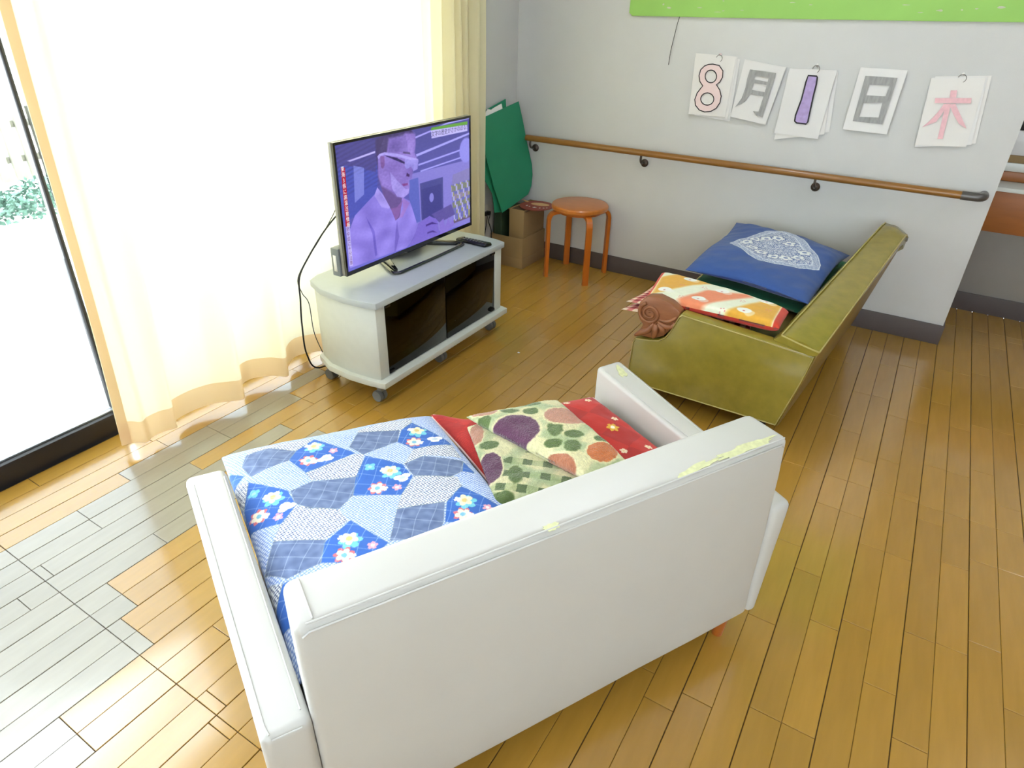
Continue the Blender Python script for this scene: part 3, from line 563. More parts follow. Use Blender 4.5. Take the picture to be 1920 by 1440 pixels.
seam([(1.084, .10, .461), (1.066, .66, .5005)], ar, .0016)
seam([(1.124, .03, .4535), (1.136, .66, .4995)], ar, .0016)
box('seat_base', 0, 1.06, .12, .66, .10, .27, M['white_v'], sofa, bev=.012)
for k in range(2): box('seat_cushion', .004+k*.528, .524+k*.528, .125, .695, .27, .375, M['white_v'], sofa, bev=.03, seg=4)
for x, y in ((.05, .06), (1.044, .045), (.04, .62), (1.03, .62)):
    lathe('leg', [(.014, 0), (.022, .10)], M['leg'], sofa, seg=20, loc=(x, y, 0))
# worn patches where the vinyl has peeled to its backing
def patch(name, cx, cy, z, L, W, rz, par, n=26, seed=0, slope=0., nz=.0):
    r = random.Random(seed); pts = []
    for k in range(n):
        t = 2*PI*k/n; q = 1+.28*r.uniform(-1, 1)
        x, y = math.cos(t)*L*q, math.sin(t)*W*q; pts.append((x*math.cos(rz)-y*math.sin(rz)+cx, x*math.sin(rz)+y*math.cos(rz)+cy))
    bm = bmesh.new(); vs = [bm.verts.new((x, y, z+slope*(y-cy)+nz*(x-cx))) for x, y in pts]; bm.faces.new(vs)
    e = bmesh.ops.extrude_face_region(bm, geom=bm.faces[:]); bmesh.ops.translate(bm, verts=[v for v in e['geom'] if isinstance(v, bmesh.types.BMVert)], vec=(0, 0, .0007))
    return bm_obj(name, bm, M['worn_patch'], par, smooth=False)
patch('peeled_patch', .94, .022, .6648, .085, .012, 0, bk, seed=1)
patch('peeled_patch', .80, .020, .6648, .050, .010, .03, bk, seed=2)
patch('peeled_patch', .452, .014, .6642, .016, .009, 0, bk, seed=3)
patch('peeled_patch', 1.112, .64, .4985, .013, .030, -.3, ar, seed=4, slope=.0716)

# ---- cushions on the white sofa (sofa frame)
SM = Matrix.Translation(SO) @ Matrix.Rotation(ST, 4, 'Z')
def place(o, label, cat, group=None):
    me = o.data; co = np.empty(len(me.vertices)*3); me.vertices.foreach_get('co', co); co = co.reshape(-1, 3)
    c = (co.max(0)+co.min(0))/2; c[2] = co[:, 2].min(); co -= c; me.vertices.foreach_set('co', co.ravel()); me.update()
    for ch in o.children: ch.data.transform(Matrix.Translation(-Vector(c)))
    o.location = SM @ Vector(c); o.rotation_euler = (0, 0, ST); return tag(o, label, cat, group)
def vnoise(X, Y, s, seed=0):
    xs = (X*s).ravel(); ys = (Y*s).ravel()
    return np.array([noise.noise(Vector((a, b, seed))) for a, b in zip(xs, ys)]).reshape(X.shape)
def put(C, mask, col):
    C[mask] = col
def mixc(C, w, col):
    return C*(1-w[..., None])+np.array(col, float)*w[..., None]
def petal(C, X, Y, cx, cy, r, col, mid=None, n=5, ph=0., sx=1.):
    dx, dy = (X-cx)/sx, Y-cy; d = np.hypot(dx, dy); a = np.arctan2(dy, dx)+ph
    put(C, d < r*(.62+.38*np.abs(np.cos(a*n/2))), col)
    if mid is not None: put(C, d < r*.34, mid)
def lattice(X, Y, s, a, b, w=.5, ang=.35):
    u = X*math.cos(ang)+Y*math.sin(ang); v = -X*math.sin(ang)+Y*math.cos(ang)
    f = (np.cos(u*2*PI/s)*np.cos(v*2*PI/s)); g_ = np.abs(f) > w
    return np.where(g_[..., None], np.array(a, float), np.array(b, float))
def paint_patch(X, Y, u, v):
    C = lattice(X, Y, .0125, (214, 226, 246), (122, 150, 214), .42)
    for P in PW_: 
        m = inpoly(X, Y, P); L2 = lattice(X, Y, .0125, (236, 240, 246), (78, 92, 136), .30, .2); C[m] = L2[m]
    n1_ = vnoise(X, Y, 60, 3)
    for P in PG:
        m = inpoly(X, Y, P); c = np.array((98, 116, 156))+n1_[..., None]*26; C[m] = c[m]
    for P in PD: put(C, inpoly(X, Y, P), (44, 98, 186))
    for P in list(PD)+list(PG)+list(PW_): 
        e = edist(X, Y, P); C = mixc(C, np.clip(1-e/.0014, 0, 1)*.45, (176, 176, 150))
    for i, (x, y, k) in enumerate(PF):
        if k == 1:
            petal(C, X, Y, x, y-.008, .024, (112, 196, 214), None, 6, i, 1.1)
            petal(C, X, Y, x, y, .020, (232, 226, 192), (214, 190, 120), 5, i); petal(C, X, Y, x-.014, y+.010, .009, (240, 240, 236), None, 4)
        elif k == 2:
            petal(C, X, Y, x, y, .023, (206, 110, 120), None, 7, i); petal(C, X, Y, x, y, .0185, (238, 228, 206), (122, 184, 208), 5, i)
            petal(C, X, Y, x+.014, y-.009, .009, (240, 240, 240), None, 4)
        elif k == 3: petal(C, X, Y, x, y, .012, (220, 160, 180), (236, 226, 224), 5, i)
        elif k == 4: petal(C, X, Y, x, y, .015, (236, 238, 242), (196, 208, 222), 3, i, 1.5)
        elif k == 5: petal(C, X, Y, x, y, .015, (110, 190, 214), (160, 214, 224), 4, i)
    for ang, s, ph in ((.95, .034, 0), (-.62, .034, .01)):
        w = X*math.cos(ang)+Y*math.sin(ang)+.002*np.sin(X*50+Y*30); d = np.abs((w+ph+s/2) % s-s/2)
        C = mixc(C, np.clip(1-d/.0011, 0, 1)*.55, (206, 222, 246))
    return C
PW_ = PATW
z1 = lambda X, Y: -.0*Y-.05*np.clip((.24-Y)/.14, 0, 1)
bc, top, rim = grid_cushion('floor_cushion', [(-.004, .135, .415), (.545, .145, .425), (.538, .776, .428), (-.018, .845, .428)], .085, 330, 380, M['paint'], paint_patch, pinch=.010, p=5, wrinkle=.004, wscale=7, zf=z1, q=.42, side=(150, 176, 222))
place(bc, 'large blue patchwork floor cushion with floral patches on the left seat of the white sofa', 'cushion')
def paint_red(X, Y, u, v):
    C = np.zeros(X.shape+(3,))+np.array((196, 44, 38.))
    ck = ((np.floor((X*.9+Y*.45)/.085)+np.floor((Y*.9-X*.45)/.085)) % 2) > .5
    C[ck] = (176, 38, 36)
    st = (np.sin((X*.6+Y)*900) > .2) & (X < .60); C[st] = (172, 34, 36)
    for x, y, k, r in RF:
        if k: petal(C, X, Y, x, y, .019, (226, 176, 60), (250, 244, 226), 6, .3)
        else: petal(C, X, Y, x, y, .011, (246, 224, 196), (236, 200, 150), 5, x*40)
    r_ = random.Random(8)
    return C
def spike(P):
    P = P.copy(); k = np.exp(-((P[..., 0]-.556)/.055)**2-((P[..., 1]-.728)/.07)**2); P[..., 1] += .072*k; P[..., 0] -= .008*k; return P
rc, top, rim = grid_cushion('floor_cushion', [(.552, .140, .405), (1.050, .150, .405), (1.030, .665, .415), (.556, .728, .416)], .07, 200, 200, M['paint'], paint_red, pinch=.022, p=3.5, wrinkle=.006, wscale=9, zf=lambda X, Y: 0*Y, q=.5, seed=3, xyf=spike, side=(150, 30, 40))
edge = [tuple(top.reshape(-1, 3)[i]) for i in rim[::6]]
tube('piping', [(x, y, z-.002) for x, y, z in edge], .0032, mat('pink_piping', (240, 205, 205), .6), rc, seg=6, closed=True)
place(rc, 'red cotton cushion with small pale flowers and pink piping on the white sofa', 'cushion')
def paint_fleece(X, Y, u, v, low=False):
    n1_ = vnoise(X, Y, 90, 1); n2_ = vnoise(X, Y, 14, 2)
    C = np.zeros(X.shape+(3,))+np.array((226, 220, 172.)); X2 = X+n1_*.003; Y2 = Y+vnoise(X, Y, 90, 7)*.003
    # pale green bands
    w = np.abs(np.sin((X2*1.0+Y2*.55)*23+1.0)) ; C = mixc(C, np.clip((w-.80)*6, 0, 1)*.75, (160, 182, 132))
    w = np.abs(np.sin((Y2*1.0-X2*.45)*27)) ; C = mixc(C, np.clip((w-.82)*6, 0, 1)*.6, (166, 186, 140))
    if low:
        ck = (np.sin((X*.8+Y)*95) > .1) & (np.sin((Y*.8-X)*95) > .1) & (Y < .46); C[ck] = (92, 112, 66)
        ck = (np.sin((X*.8+Y)*95) > .1) & (Y < .46) & ~ck; C = mixc(C, ck*.5, (150, 170, 110))
    cols = [(94, 46, 82), (196, 140, 116), (184, 116, 84), (200, 110, 50)]
    def ell(c, s=1.):
        x, y, ax, ay, bx, by = c[:6]; det = ax*by-ay*bx
        p_ = ((X2-x)*by-(Y2-y)*bx)/det; q_ = ((Y2-y)*ax-(X2-x)*ay)/det; return np.hypot(p_, q_)/s
    for i_, c in enumerate(FG):
        if (i_ in (7, 8, 10)) != low: continue
        C = mixc(C, np.clip((1.05-ell(c, 1.35))*5, 0, 1), (88, 112, 52))
    for i_, c in enumerate(FC):
        if (i_ in (4, 6)) != low: continue
        d = ell(c); C = mixc(C, np.clip((1.18-d)*8, 0, 1), (228, 222, 176)); C = mixc(C, np.clip((1-d)*14, 0, 1), cols[c[6]])
    return C+n1_[..., None]*10
zfl = lambda X, Y: 0*Y
fb = empty('fleece_blanket', (0, 0, 0)); 
lo, t_, r_ = grid_cushion('lower_fold', [(.510, .330, .446), (.82, .24, .448), (.855, .602, .450), (.594, .652, .446)], .030, 180, 200, M['fleece'], lambda X, Y, u, v: paint_fleece(X, Y, u, v, True)*.93, fb, pinch=.015, p=8, wrinkle=.005, wscale=14, zf=zfl, q=.4, seed=5, side=(150, 110, 80))
up, t_, r_ = grid_cushion('upper_fold', [(.728, .285, .480), (.858, .26, .480), (.868, .620, .474), (.600, .668, .470)], .050, 200, 240, M['fleece'], paint_fleece, fb, pinch=.006, p=4.5, wrinkle=.005, wscale=12, zf=zfl, q=.5, seed=9)
for o in (lo, up):
    for v in o.data.vertices:
        v.co.z += .0016*noise.noise(v.co*420); v.co.x += .0012*noise.noise(v.co*330)
    o.data.transform(Matrix.Translation((-.76, -.45, -.43)))
fb.location = SM @ Vector((.76, .45, .43)); fb.rotation_euler = (0, 0, ST)
tag(fb, 'folded cream and green fleece blanket with purple and salmon circles lying on the red cushion', 'blanket')

# ================================================================ olive loveseat against the back wall
lv = empty('loveseat', (-.95, -.72, 0), 0, 'olive green vinyl sofa with carved wooden arm scroll standing by the back wall', 'sofa')
LO = Matrix.Translation((.95, .72, 0))
def lp(o):
    if o.parent is lv: o.matrix_parent_inverse = LO
    return o
prof = [(-1.286, .085), (-1.169, .080), (-.667, .079), (-.621, .287), (-.603, .399), (-.768, .415), (-.955, .430), (-1.097, .441), (-1.108, .432), (-1.120, .400), (-1.134, .360), (-1.152, .325), (-1.178, .305), (-1.212, .297), (-1.274, .288), (-1.283, .270), (-1.288, .150)]
sp = prism('armrest', prof, -1.385, -1.330, M['olive'], None, 'y', bev=.006); sp.parent = lv; lp(sp)
o = tube('welt', [(x, -1.386, z) for x, z in [(p[0]*.985-.0145, .26+(p[1]-.26)*.965) for p in prof]], .0026, M['olive_w'], sp, seg=6, closed=True)
# wooden scroll on the arm front
def cw(o, par=None): o.parent = par or lv; 
sc = prism('carved_scroll', [(-1.272, .300), (-1.20, .302), (-1.16, .325), (-1.130, .370), (-1.112, .405), (-1.108, .440), (-1.150, .468), (-1.205, .482), (-1.250, .472), (-1.275, .445), (-1.282, .410), (-1.270, .372), (-1.250, .350), (-1.262, .325)], -1.378, -1.325, M['carved'], lv, 'y', bev=.006); lp(sc)
sv = []
for k in range(46):
    t = k/45*2.05*2*PI; r = .008+.036*(t/(2.05*2*PI))
    sv.append((-1.228+r*math.cos(-t+2.3)*1.05, -1.380, .407+r*math.sin(-t+2.3)))
tube('scroll_bead', sv, [.0045+.003*k/45 for k in range(46)], M['carved'], sc, seg=8)
def leaf(pts, w):
    n = len(pts); tube('carved_leaf', spline(pts, 5), [w*(.35+.9*math.sin(PI*min(1, (i+.6)/(5*(n-1)+1)))) for i in range(5*(n-1)+1)], M['carved'], sc, seg=8)
leaf([(-1.205, -1.381, .372), (-1.222, -1.382, .340), (-1.252, -1.381, .318), (-1.278, -1.379, .298)], .011)
leaf([(-1.196, -1.382, .372), (-1.194, -1.383, .345), (-1.200, -1.382, .308)], .012)
leaf([(-1.190, -1.382, .374), (-1.168, -1.382, .358), (-1.158, -1.381, .335)], .010)
leaf([(-1.190, -1.381, .382), (-1.160, -1.383, .372), (-1.132, -1.381, .375), (-1.122, -1.380, .395)], .009)
leaf([(-1.186, -1.380, .392), (-1.155, -1.382, .392), (-1.128, -1.380, .408), (-1.118, -1.379, .420)], .006)
fr = hexa('front_rail', [(-1.286, -1.335, .085), (-1.245, -1.335, .085), (-1.225, -.10, .085), (-1.268, -.10, .085), (-1.288, -1.335, .300), (-1.245, -1.335, .300), (-1.225, -.10, .300), (-1.268, -.10, .300)], M['olive'], lv, bev=.014); lp(fr)
hexa_ = hexa('seat_cushion', [(-1.262, -1.328, .14), (-.72, -1.328, .14), (-.60, -.09, .14), (-1.245, -.09, .14), (-1.250, -1.328, .350), (-.76, -1.328, .350), (-.66, -.09, .350), (-1.235, -.09, .350)], M['seat_o'], lv, bev=.035, seg=5); lp(hexa_)
sh_ = hexa('back_shell', [(-.72, -1.330, .079), (-.662, -1.384, .079), (-.548, -.11, .079), (-.62, -.10, .079), (-.66, -1.335, .405), (-.596, -1.380, .405), (-.450, -.21, .535), (-.50, -.14, .535)], M['olive_d'], lv, bev=.005, sub=0); lp(sh_)
# back cushion, rising from the arm to its far rounded end
bm = bmesh.new(); NB = 26; secs = []
for i in range(NB):
    t = i/(NB-1); 
    rb = Vector((-.598, -1.392, .409)).lerp(Vector((-.440, -.205, .555)), t); rt = Vector((-.592, -1.392, .424)).lerp(Vector((-.437, -.205, .603)), t)
    ft = Vector((-.732, -1.360, .440)).lerp(Vector((-.538, -.078, .611)), t); fb_ = Vector((-.765, -1.350, .345)).lerp(Vector((-.62, -.075, .36)), t)
    e = min(1, (1-t)*9); dz = -.05*(1-math.sqrt(max(0, 1-(1-e)**2))); ins = .012*(1-e)
    ring = []
    for a, b, n_ in ((fb_, ft, 6), (ft, rt, 8), (rt, rb, 2)):
        for k in range(n_):
            s = k/n_; p = a.lerp(b, s)
            if a is ft: p.z += .010*math.sin(PI*s)+.004*noise.noise(Vector((p.y*5, s*3, 1)))
            if a is fb_: p.x -= .020*math.sin(PI*s)
            p.z += dz; ring.append(bm.verts.new(p))
    ring.append(bm.verts.new(rb+Vector((0, 0, dz)))); secs.append(ring)
for A, B in zip(secs, secs[1:]):
    n_ = len(A)
    for k in range(n_): bm.faces.new([A[k], A[(k+1) % n_], B[(k+1) % n_], B[k]])
bm.faces.new(secs[0][::-1]); bm.faces.new(secs[-1])
bmk = bm_obj('back_cushion', bm, M['olive'], lv, angle=55); lp(bmk)
def wl(a, b, c=None, r=.003):
    P = [Vector(a).lerp(Vector(b), i/20) for i in range(21)]
    for i, p in enumerate(P):
        e = min(1, (1-i/20)*9); p.z += -.05*(1-math.sqrt(max(0, 1-(1-e)**2)))+.002
    o = tube('welt', P, r, M['olive_w'], bmk, seg=6)
wl((-.732, -1.362, .441), (-.538, -.078, .612)); wl((-.592, -1.394, .424), (-.437, -.205, .603))
tube('welt', [(-.732, -1.362, .441), (-.66, -1.380, .432), (-.592, -1.394, .424)], .003, M['olive_w'], bmk, seg=6)
box('back_hinge', -.450, -.434, -.225, -.205, .545, .565, M['endcap'], lv, bev=.002); [lp(c_) for c_ in lv.children]
for x, y in ((-1.22, -1.30), (-.73, -1.30), (-1.20, -.15), (-.62, -.17)):
    o = lathe('leg', [(.014, 0), (.02, .086)], M['dark_in'], lv, seg=16, loc=(x, y, 0)); lp(o)

# items on the loveseat
def gingham(X, Y, u, v):
    a = (np.floor(u*22) % 2); b = (np.floor(v*22) % 2); s = a+b
    C = np.zeros(X.shape+(3,)); C[s == 0] = (238, 214, 184); C[s == 1] = (206, 120, 112); C[s == 2] = (142, 22, 36); return C
for k, (z, c4, lab) in enumerate([(.365, [(-1.375, -1.315), (-.86, -1.24), (-.86, -.96), (-1.335, -.93)], 'red and cream gingham cushion, the lower of two under the towel on the olive sofa'),
                             (.392, [(-1.368, -1.285), (-.86, -1.23), (-.86, -.97), (-1.345, -.95)], 'red and cream gingham cushion, the upper of two under the towel on the olive sofa')]):
    gcz, t_, r_ = grid_cushion('gingham_cushion', [(x, y, z) for x, y in c4], .024, 110, 90, M['paint'], gingham, pinch=.07, p=3, wrinkle=.003, wscale=14, q=.5, seed=k*4)
    recenter(gcz); tag(gcz, lab, 'cushion', 'gingham cushions')
def paint_towel(X, Y, u, v):
    C = np.zeros(X.shape+(3,))+np.array((206, 62, 40.))
    m = inpoly(X, Y, TO); ww = vnoise(X, Y, 12, 2)
    base = np.zeros(X.shape+(3,))+np.array((232, 234, 212.))
    for P, col in zip(TB, ((226, 168, 58), (232, 138, 98), (226, 168, 58))):
        d = edist(X, Y, P); ins = inpoly(X, Y, P); w = np.where(ins, np.clip(.5+d/.02, 0, 1), np.clip(.5-d/.02, 0, 1)); base = mixc(base, w, col)
    for i, (x, y) in enumerate(TW):
        d = np.hypot((X-x)/1.25, Y-y); base = mixc(base, np.clip((.024-d)*300, 0, 1), (240, 240, 234)); base = mixc(base, np.clip((.022-np.hypot((X-x-.022)/1., Y-y+.012))*300, 0, 1)*.5, (240, 240, 234))
        base = mixc(base, np.clip((.006-np.hypot(X-x, Y-y+.008))*300, 0, 1), (196, 110, 122))
    for i, (x, y) in enumerate(TP): 
        for q_ in range(5):
            a = q_*1.257; base = mixc(base, np.clip((.0035-np.hypot(X-x-.009*math.cos(a), Y-y-.009*math.sin(a)))*500, 0, 1), (222, 130, 138))
    C[m] = base[m]; e = edist(X, Y, TO); C = mixc(C, np.clip(1-e/.0035, 0, 1), (246, 226, 190)); return C
T4 = [(-1.272, -1.322), (-.750, -1.326), (-.752, -1.148), (-1.325, -1.000)]
tw, t_, r_ = grid_cushion('folded_towel', [(*T4[0], .440), (*T4[1], .436), (*T4[2], .436), (*T4[3], .436)], .052, 240, 150, M['paint'], paint_towel, pinch=.004, p=10, wrinkle=.004, wscale=9, zf=lambda X, Y: .012*np.sin((X+1.3)*3.5), q=.4, side=(196, 56, 40))
recenter(tw); tag(tw, 'folded orange and white towel with red border along the olive sofa arm', 'towel')
def cloth_plain(X, Y, u, v): return np.zeros(X.shape+(3,))+np.array((18, 108, 78.))
gq, t_, r_ = grid_cushion('floor_cushion', [(-1.205, -.890, .385), (-.70, -.985, .385), (-.655, -.17, .385), (-1.21, -.13, .385)], .055, 70, 70, M['paint'], cloth_plain, pinch=.03, p=4, wrinkle=.006, wscale=10, q=.5, seed=2)
recenter(gq); tag(gq, 'dark green cotton cushion under the blue cushion on the olive sofa', 'cushion')
def paint_blue(X, Y, u, v):
    C = np.zeros(X.shape+(3,))+np.array((44, 78, 144.))
    n1_ = vnoise(X, Y, 130, 4)+.6*vnoise(X, Y, 260, 5)
    m = inpoly(X, Y, BP); e = edist(X, Y, BP)
    pat = np.where((np.abs(n1_) < .16)[..., None], np.array((222, 226, 232.)), np.array((92, 112, 166.)))
    rim_ = m & (e < .035); L2 = lattice(X, Y, .011, (216, 222, 232), (110, 128, 176), .35); pat[rim_] = L2[rim_]*.75+pat[rim_]*.25
    line = m & ((np.abs(e-.035) < .003) | (e < .004)); pat[line] = (212, 218, 230)
    C[m] = pat[m]
    for x, y in BF: 
        petal(C, X, Y, x, y, .036, (66, 86, 150), None, 5, x*30); petal(C, X, Y, x, y, .031, (228, 230, 232), (120, 136, 180), 5, x*30)
    return C
bq, t_, r_ = grid_cushion('floor_cushion', [(-1.238, -.945, .462), (-.700, -1.045, .458), (-.648, -.285, .462), (-1.238, -.115, .466)], .118, 300, 330, M['paint'], paint_blue, pinch=.05, p=2.6, wrinkle=.008, wscale=7, q=.55, seed=6, zf=lambda X, Y: .010*np.sin((X+Y)*9), side=(38, 66, 132))
recenter(bq); tag(bq, 'blue cotton cushion with a white flower print, topmost on the olive sofa', 'cushion')

# ================================================================ tv stand
tvs = empty('tv_stand', (-2.29, -1.565, 0), 0, 'light grey television cabinet on castors with two smoked glass doors', 'cabinet')
TS = Matrix.Translation((2.29, 1.565, 0))
def tp(o):
    if o.parent is tvs: o.matrix_parent_inverse = TS
    return o
def plan(x0, x1, g, e=0):
    # x0 front x, g: outward offset; curved sides
    L = [(x1, -2.022-g), (-2.14, -2.036-g), (-2.243, -2.045-g), (-2.369, -2.034-g), (-2.47, -1.99-g*.6), (-2.492, -1.93)]
    return L+[(x, -3.130-y) for x, y in L[::-1]]
o = prism('top_panel', plan(0, -2.085, 0), .438, .465, M['standtop'], tvs, 'z', bev=.003); tp(o)
o = prism('base_panel', plan(0, -2.066, .006), .095, .122, M['stand'], tvs, 'z', bev=.003); tp(o)
def side(sgn):
    P = [(-2.098, -1.962), (-2.098, -2.014), (-2.14, -2.022), (-2.243, -2.030), (-2.369, -2.020), (-2.455, -1.985), (-2.455, -1.965), (-2.12, -1.962)]
    if sgn > 0: P = [(x, -3.130-y) for x, y in P]
    return tp(prism('side_panel', P, .122, .438, M['stand'], tvs, 'z', bev=.002))
side(-1); side(1)
tp(box('back_panel', -2.470, -2.455, -1.97, -1.16, .122, .438, M['dark_in'], tvs))
tp(box('shelf', -2.45, -2.16, -1.96, -1.17, .272, .284, M['dark_in'], tvs))
for a, b in ((-1.958, -1.568), (-1.562, -1.172)):
    d = tp(box('door', -2.106, -2.101, a, b, .126, .434, M['dglass'], tvs, bev=.001))
    for z in (.128, .420): tp(box('door_hinge', -2.110, -2.096, (a if a < -1.7 else b-.03), (a+.03 if a < -1.7 else b), z, z+.013, M['blackp'], d))
for x, y in ((-2.13, -1.985), (-2.13, -1.145), (-2.13, -1.565), (-2.43, -1.96), (-2.43, -1.17)):
    ca = tp(box('castor', x-.014, x+.014, y-.016, y+.016, .052, .095, M['caster'], tvs, bev=.005))
    for s in (-1, 1):
        w = lathe('castor_wheel', [(.010, -.009), (.0235, -.009), (.0255, -.005), (.0255, .005), (.0235, .009), (.010, .009)], M['caster'], ca, seg=24, loc=(x-.012, y+s*.012, .0257), rot=Matrix.Rotation(PI/2, 3, 'X'))

# equipment inside the cabinet
def inside(name, x0, x1, y0, y1, z0, z1, m, label, cat, bev=.003):
    return tag(recenter(box(name, x0, x1, y0, y1, z0, z1, m, None, bev=bev)), label, cat)
vp = inside('video_recorder', -2.42, -2.19, -1.74, -1.36, .285, .345, M['blackp'], 'black video recorder on the shelf behind the smoked cabinet doors', 'recorder')
o = box('front_display', .113, .1155, -.06, .06, .018, .040, M['greyp'], vp, bev=.001)
inside('media_box', -2.42, -2.15, -1.93, -1.60, .1225, .205, M['blackp'], 'black box on the cabinet floor behind the left smoked door', 'box')
inside('tray', -2.40, -2.16, -1.50, -1.20, .1225, .15, M['card_in'], 'brown tray on the cabinet floor behind the right smoked door', 'tray')
o = inside('paper_sheet', -2.38, -2.17, -1.93, -1.77, .285, .290, M['paper'], 'white papers on the shelf behind the left smoked door', 'paper', .001)

# ================================================================ television
tvr = empty('television', (-2.285, -1.55, .4665), 0, 'flat television showing a man in glasses, standing on the grey cabinet', 'television')
TI = Matrix.Translation((2.285, 1.55, -.4665))
def vp_(o):
    if o.parent is tvr: o.matrix_parent_inverse = TI
    return o
Y0, Y1, Z0, Z1 = -1.977, -1.124, .520, 1.020
fp = [(Y0, Z0), (Y1, Z0), (Y1, Z1), (Y0, Z1)]; bz = .010
hole = [(Y0+bz, Z0+bz*1.6), (Y0+bz, Z1-bz), (Y1-bz, Z1-bz), (Y1-bz, Z0+bz*1.6)]
vp_(prism('bezel', fp, -2.276, -2.266, M['blackg'], tvr, 'x', holes=[hole]))
vp_(box('casing', -2.292, -2.2762, Y0-.001, Y1+.001, Z0-.001, Z1+.001, M['silver'], tvr, bev=.003))
vp_(box('rear_housing', -2.330, -2.292, Y0+.12, Y1-.12, Z0+.01, Z1-.12, M['blackp'], tvr, bev=.012))
NU, NV = 640, 380
u, v = np.meshgrid(np.linspace(0, 1, NU), np.linspace(0, 1, NV))
C = np.zeros((NV, NU, 3))+np.array((112, 112, 180.)); C = C*(.78+.30*(1-v[..., None]))+np.array((0, 0, 12))
st = (np.sin((v-.35*u)*190) > .1) & (u < .36) & (v > .62)
nz_ = np.array([noise.noise(Vector((a*9, b*9, 0))) for a, b in zip(u.ravel()[::1], v.ravel()[::1])]).reshape(u.shape)
nf_ = np.array([noise.noise(Vector((a*60, b*60, 3))) for a, b in zip(u.ravel(), v.ravel())]).reshape(u.shape)
def soft(C, P, col, w=.004):
    d = edist(u*1.7, v, [(a*1.7, b) for a, b in P]); ins = inpoly(u, v, P)
    k = np.clip(np.where(ins, .5+d/w, .5-d/w), 0, 1); return mixc(C, k, col)
for i, (P, col) in enumerate(TVP):
    if i == 2: C[st] = C[st]*.92
    big = col[2] > 140 and len(P) > 5
    C = soft(C, P, col, .022 if len(P) > 9 and i < 24 else .006)
    if i == 3: C[st & (v > .75) & (u < .3)] *= .93
    if i == 8: 
        for (cx, cy, rx, ry, cl) in TVE[:1]:
            d = np.hypot((u-cx)/rx, (v-cy)/ry); C = mixc(C, np.clip((1.1-d)*6, 0, 1), cl)
    if i == 17:
        for (cx, cy, rx, ry, cl) in TVE[1:]:
            d = np.hypot((u-cx)/rx, (v-cy)/ry); C = mixc(C, np.clip((1.1-d)*6, 0, 1), cl)
        sh_m = inpoly(u, v, TVP[12][0]) & ((np.floor(u*60)+np.floor(v*14)) % 3 == 0); C[sh_m] = (168, 172, 110)
        sh_m = inpoly(u, v, TVP[12][0]) & ((np.floor(u*75)+np.floor(v*22)) % 4 == 1); C[sh_m] = (190, 190, 235)
body = inpoly(u, v, TVP[31][0]); C[body] += (nz_[body][:, None]*34)
fcm = inpoly(u, v, TVP[20][0]); C[fcm] += (nz_[fcm][:, None]*26+nf_[fcm][:, None]*10)
C += nf_[..., None]*5
C[...] *= (.92, .90, 1.02)
sy = Y0+bz+u*(Y1-Y0-2*bz); sz = Z0+bz*1.6+v*(Z1-Z0-2.6*bz)
vv = np.stack([np.full(u.shape, -2.2685), sy, sz], -1).reshape(-1, 3)
I = np.arange(NU*NV).reshape(NV, NU); Fq = np.stack([I[:-1, :-1], I[:-1, 1:], I[1:, 1:], I[1:, :-1]], -1).reshape(-1, 4)
me = bpy.data.meshes.new('screen'); me.from_pydata(vv.tolist(), [], Fq.tolist()); setcol(me, C.reshape(-1, 3))
scr = vp_(link('screen', me, M['screen'], tvr, smooth=False))
scr['label'] = 'lit screen with a man in a pale shirt holding a tablet'
def text(name, s, size, m, parent, loc, rot, ex=0., vertical=False, xs=1., ls=.95):
    cd = bpy.data.curves.new(name, 'FONT'); cd.body = '\n'.join(s) if vertical else s; cd.size = size; cd.extrude = ex
    cd.align_x = 'CENTER'; cd.align_y = 'CENTER'; cd.space_line = ls
    o = bpy.data.objects.new(name, cd); COL.objects.link(o); bpy.context.view_layer.update()
    me = bpy.data.meshes.new_from_object(o.evaluated_get(bpy.context.evaluated_depsgraph_get())); bpy.data.objects.remove(o)
    T = Matrix.Translation(loc) @ rot.to_4x4() @ Matrix.Diagonal((xs, 1, 1, 1)); me.transform(T)
    return link(name, me, m, parent, smooth=False)
RX = Matrix(((0, 0, 1), (1, 0, 0), (0, 1, 0)))    # text facing +x, reading along +y
def suv(a, b): return (-2.2675, Y0+bz+a*(Y1-Y0-2*bz), Z0+bz*1.6+b*(Z1-Z0-2.6*bz))
text('caption', '文字の歴史がさかのぼる？', .0235, M['cap_dark'], scr, suv(.832, .924), RX, xs=.98)
text('caption', '東海3県に高温注意情報', .0195, M['cap_white'], scr, suv(.0325, .600), RX, vertical=True, ls=1.06, xs=.9)
text('caption', '熱中症に十分注意', .0180, M['cap_red'], scr, suv(.0255, .207), RX, vertical=True, ls=1.06, xs=.9)
text('maker_mark', '───', .006, M['greyp'], tvr, (-2.2655, -1.55, .528), RX); vp_(bpy.data.objects['maker_mark']) if 'maker_mark' in bpy.data.objects else None
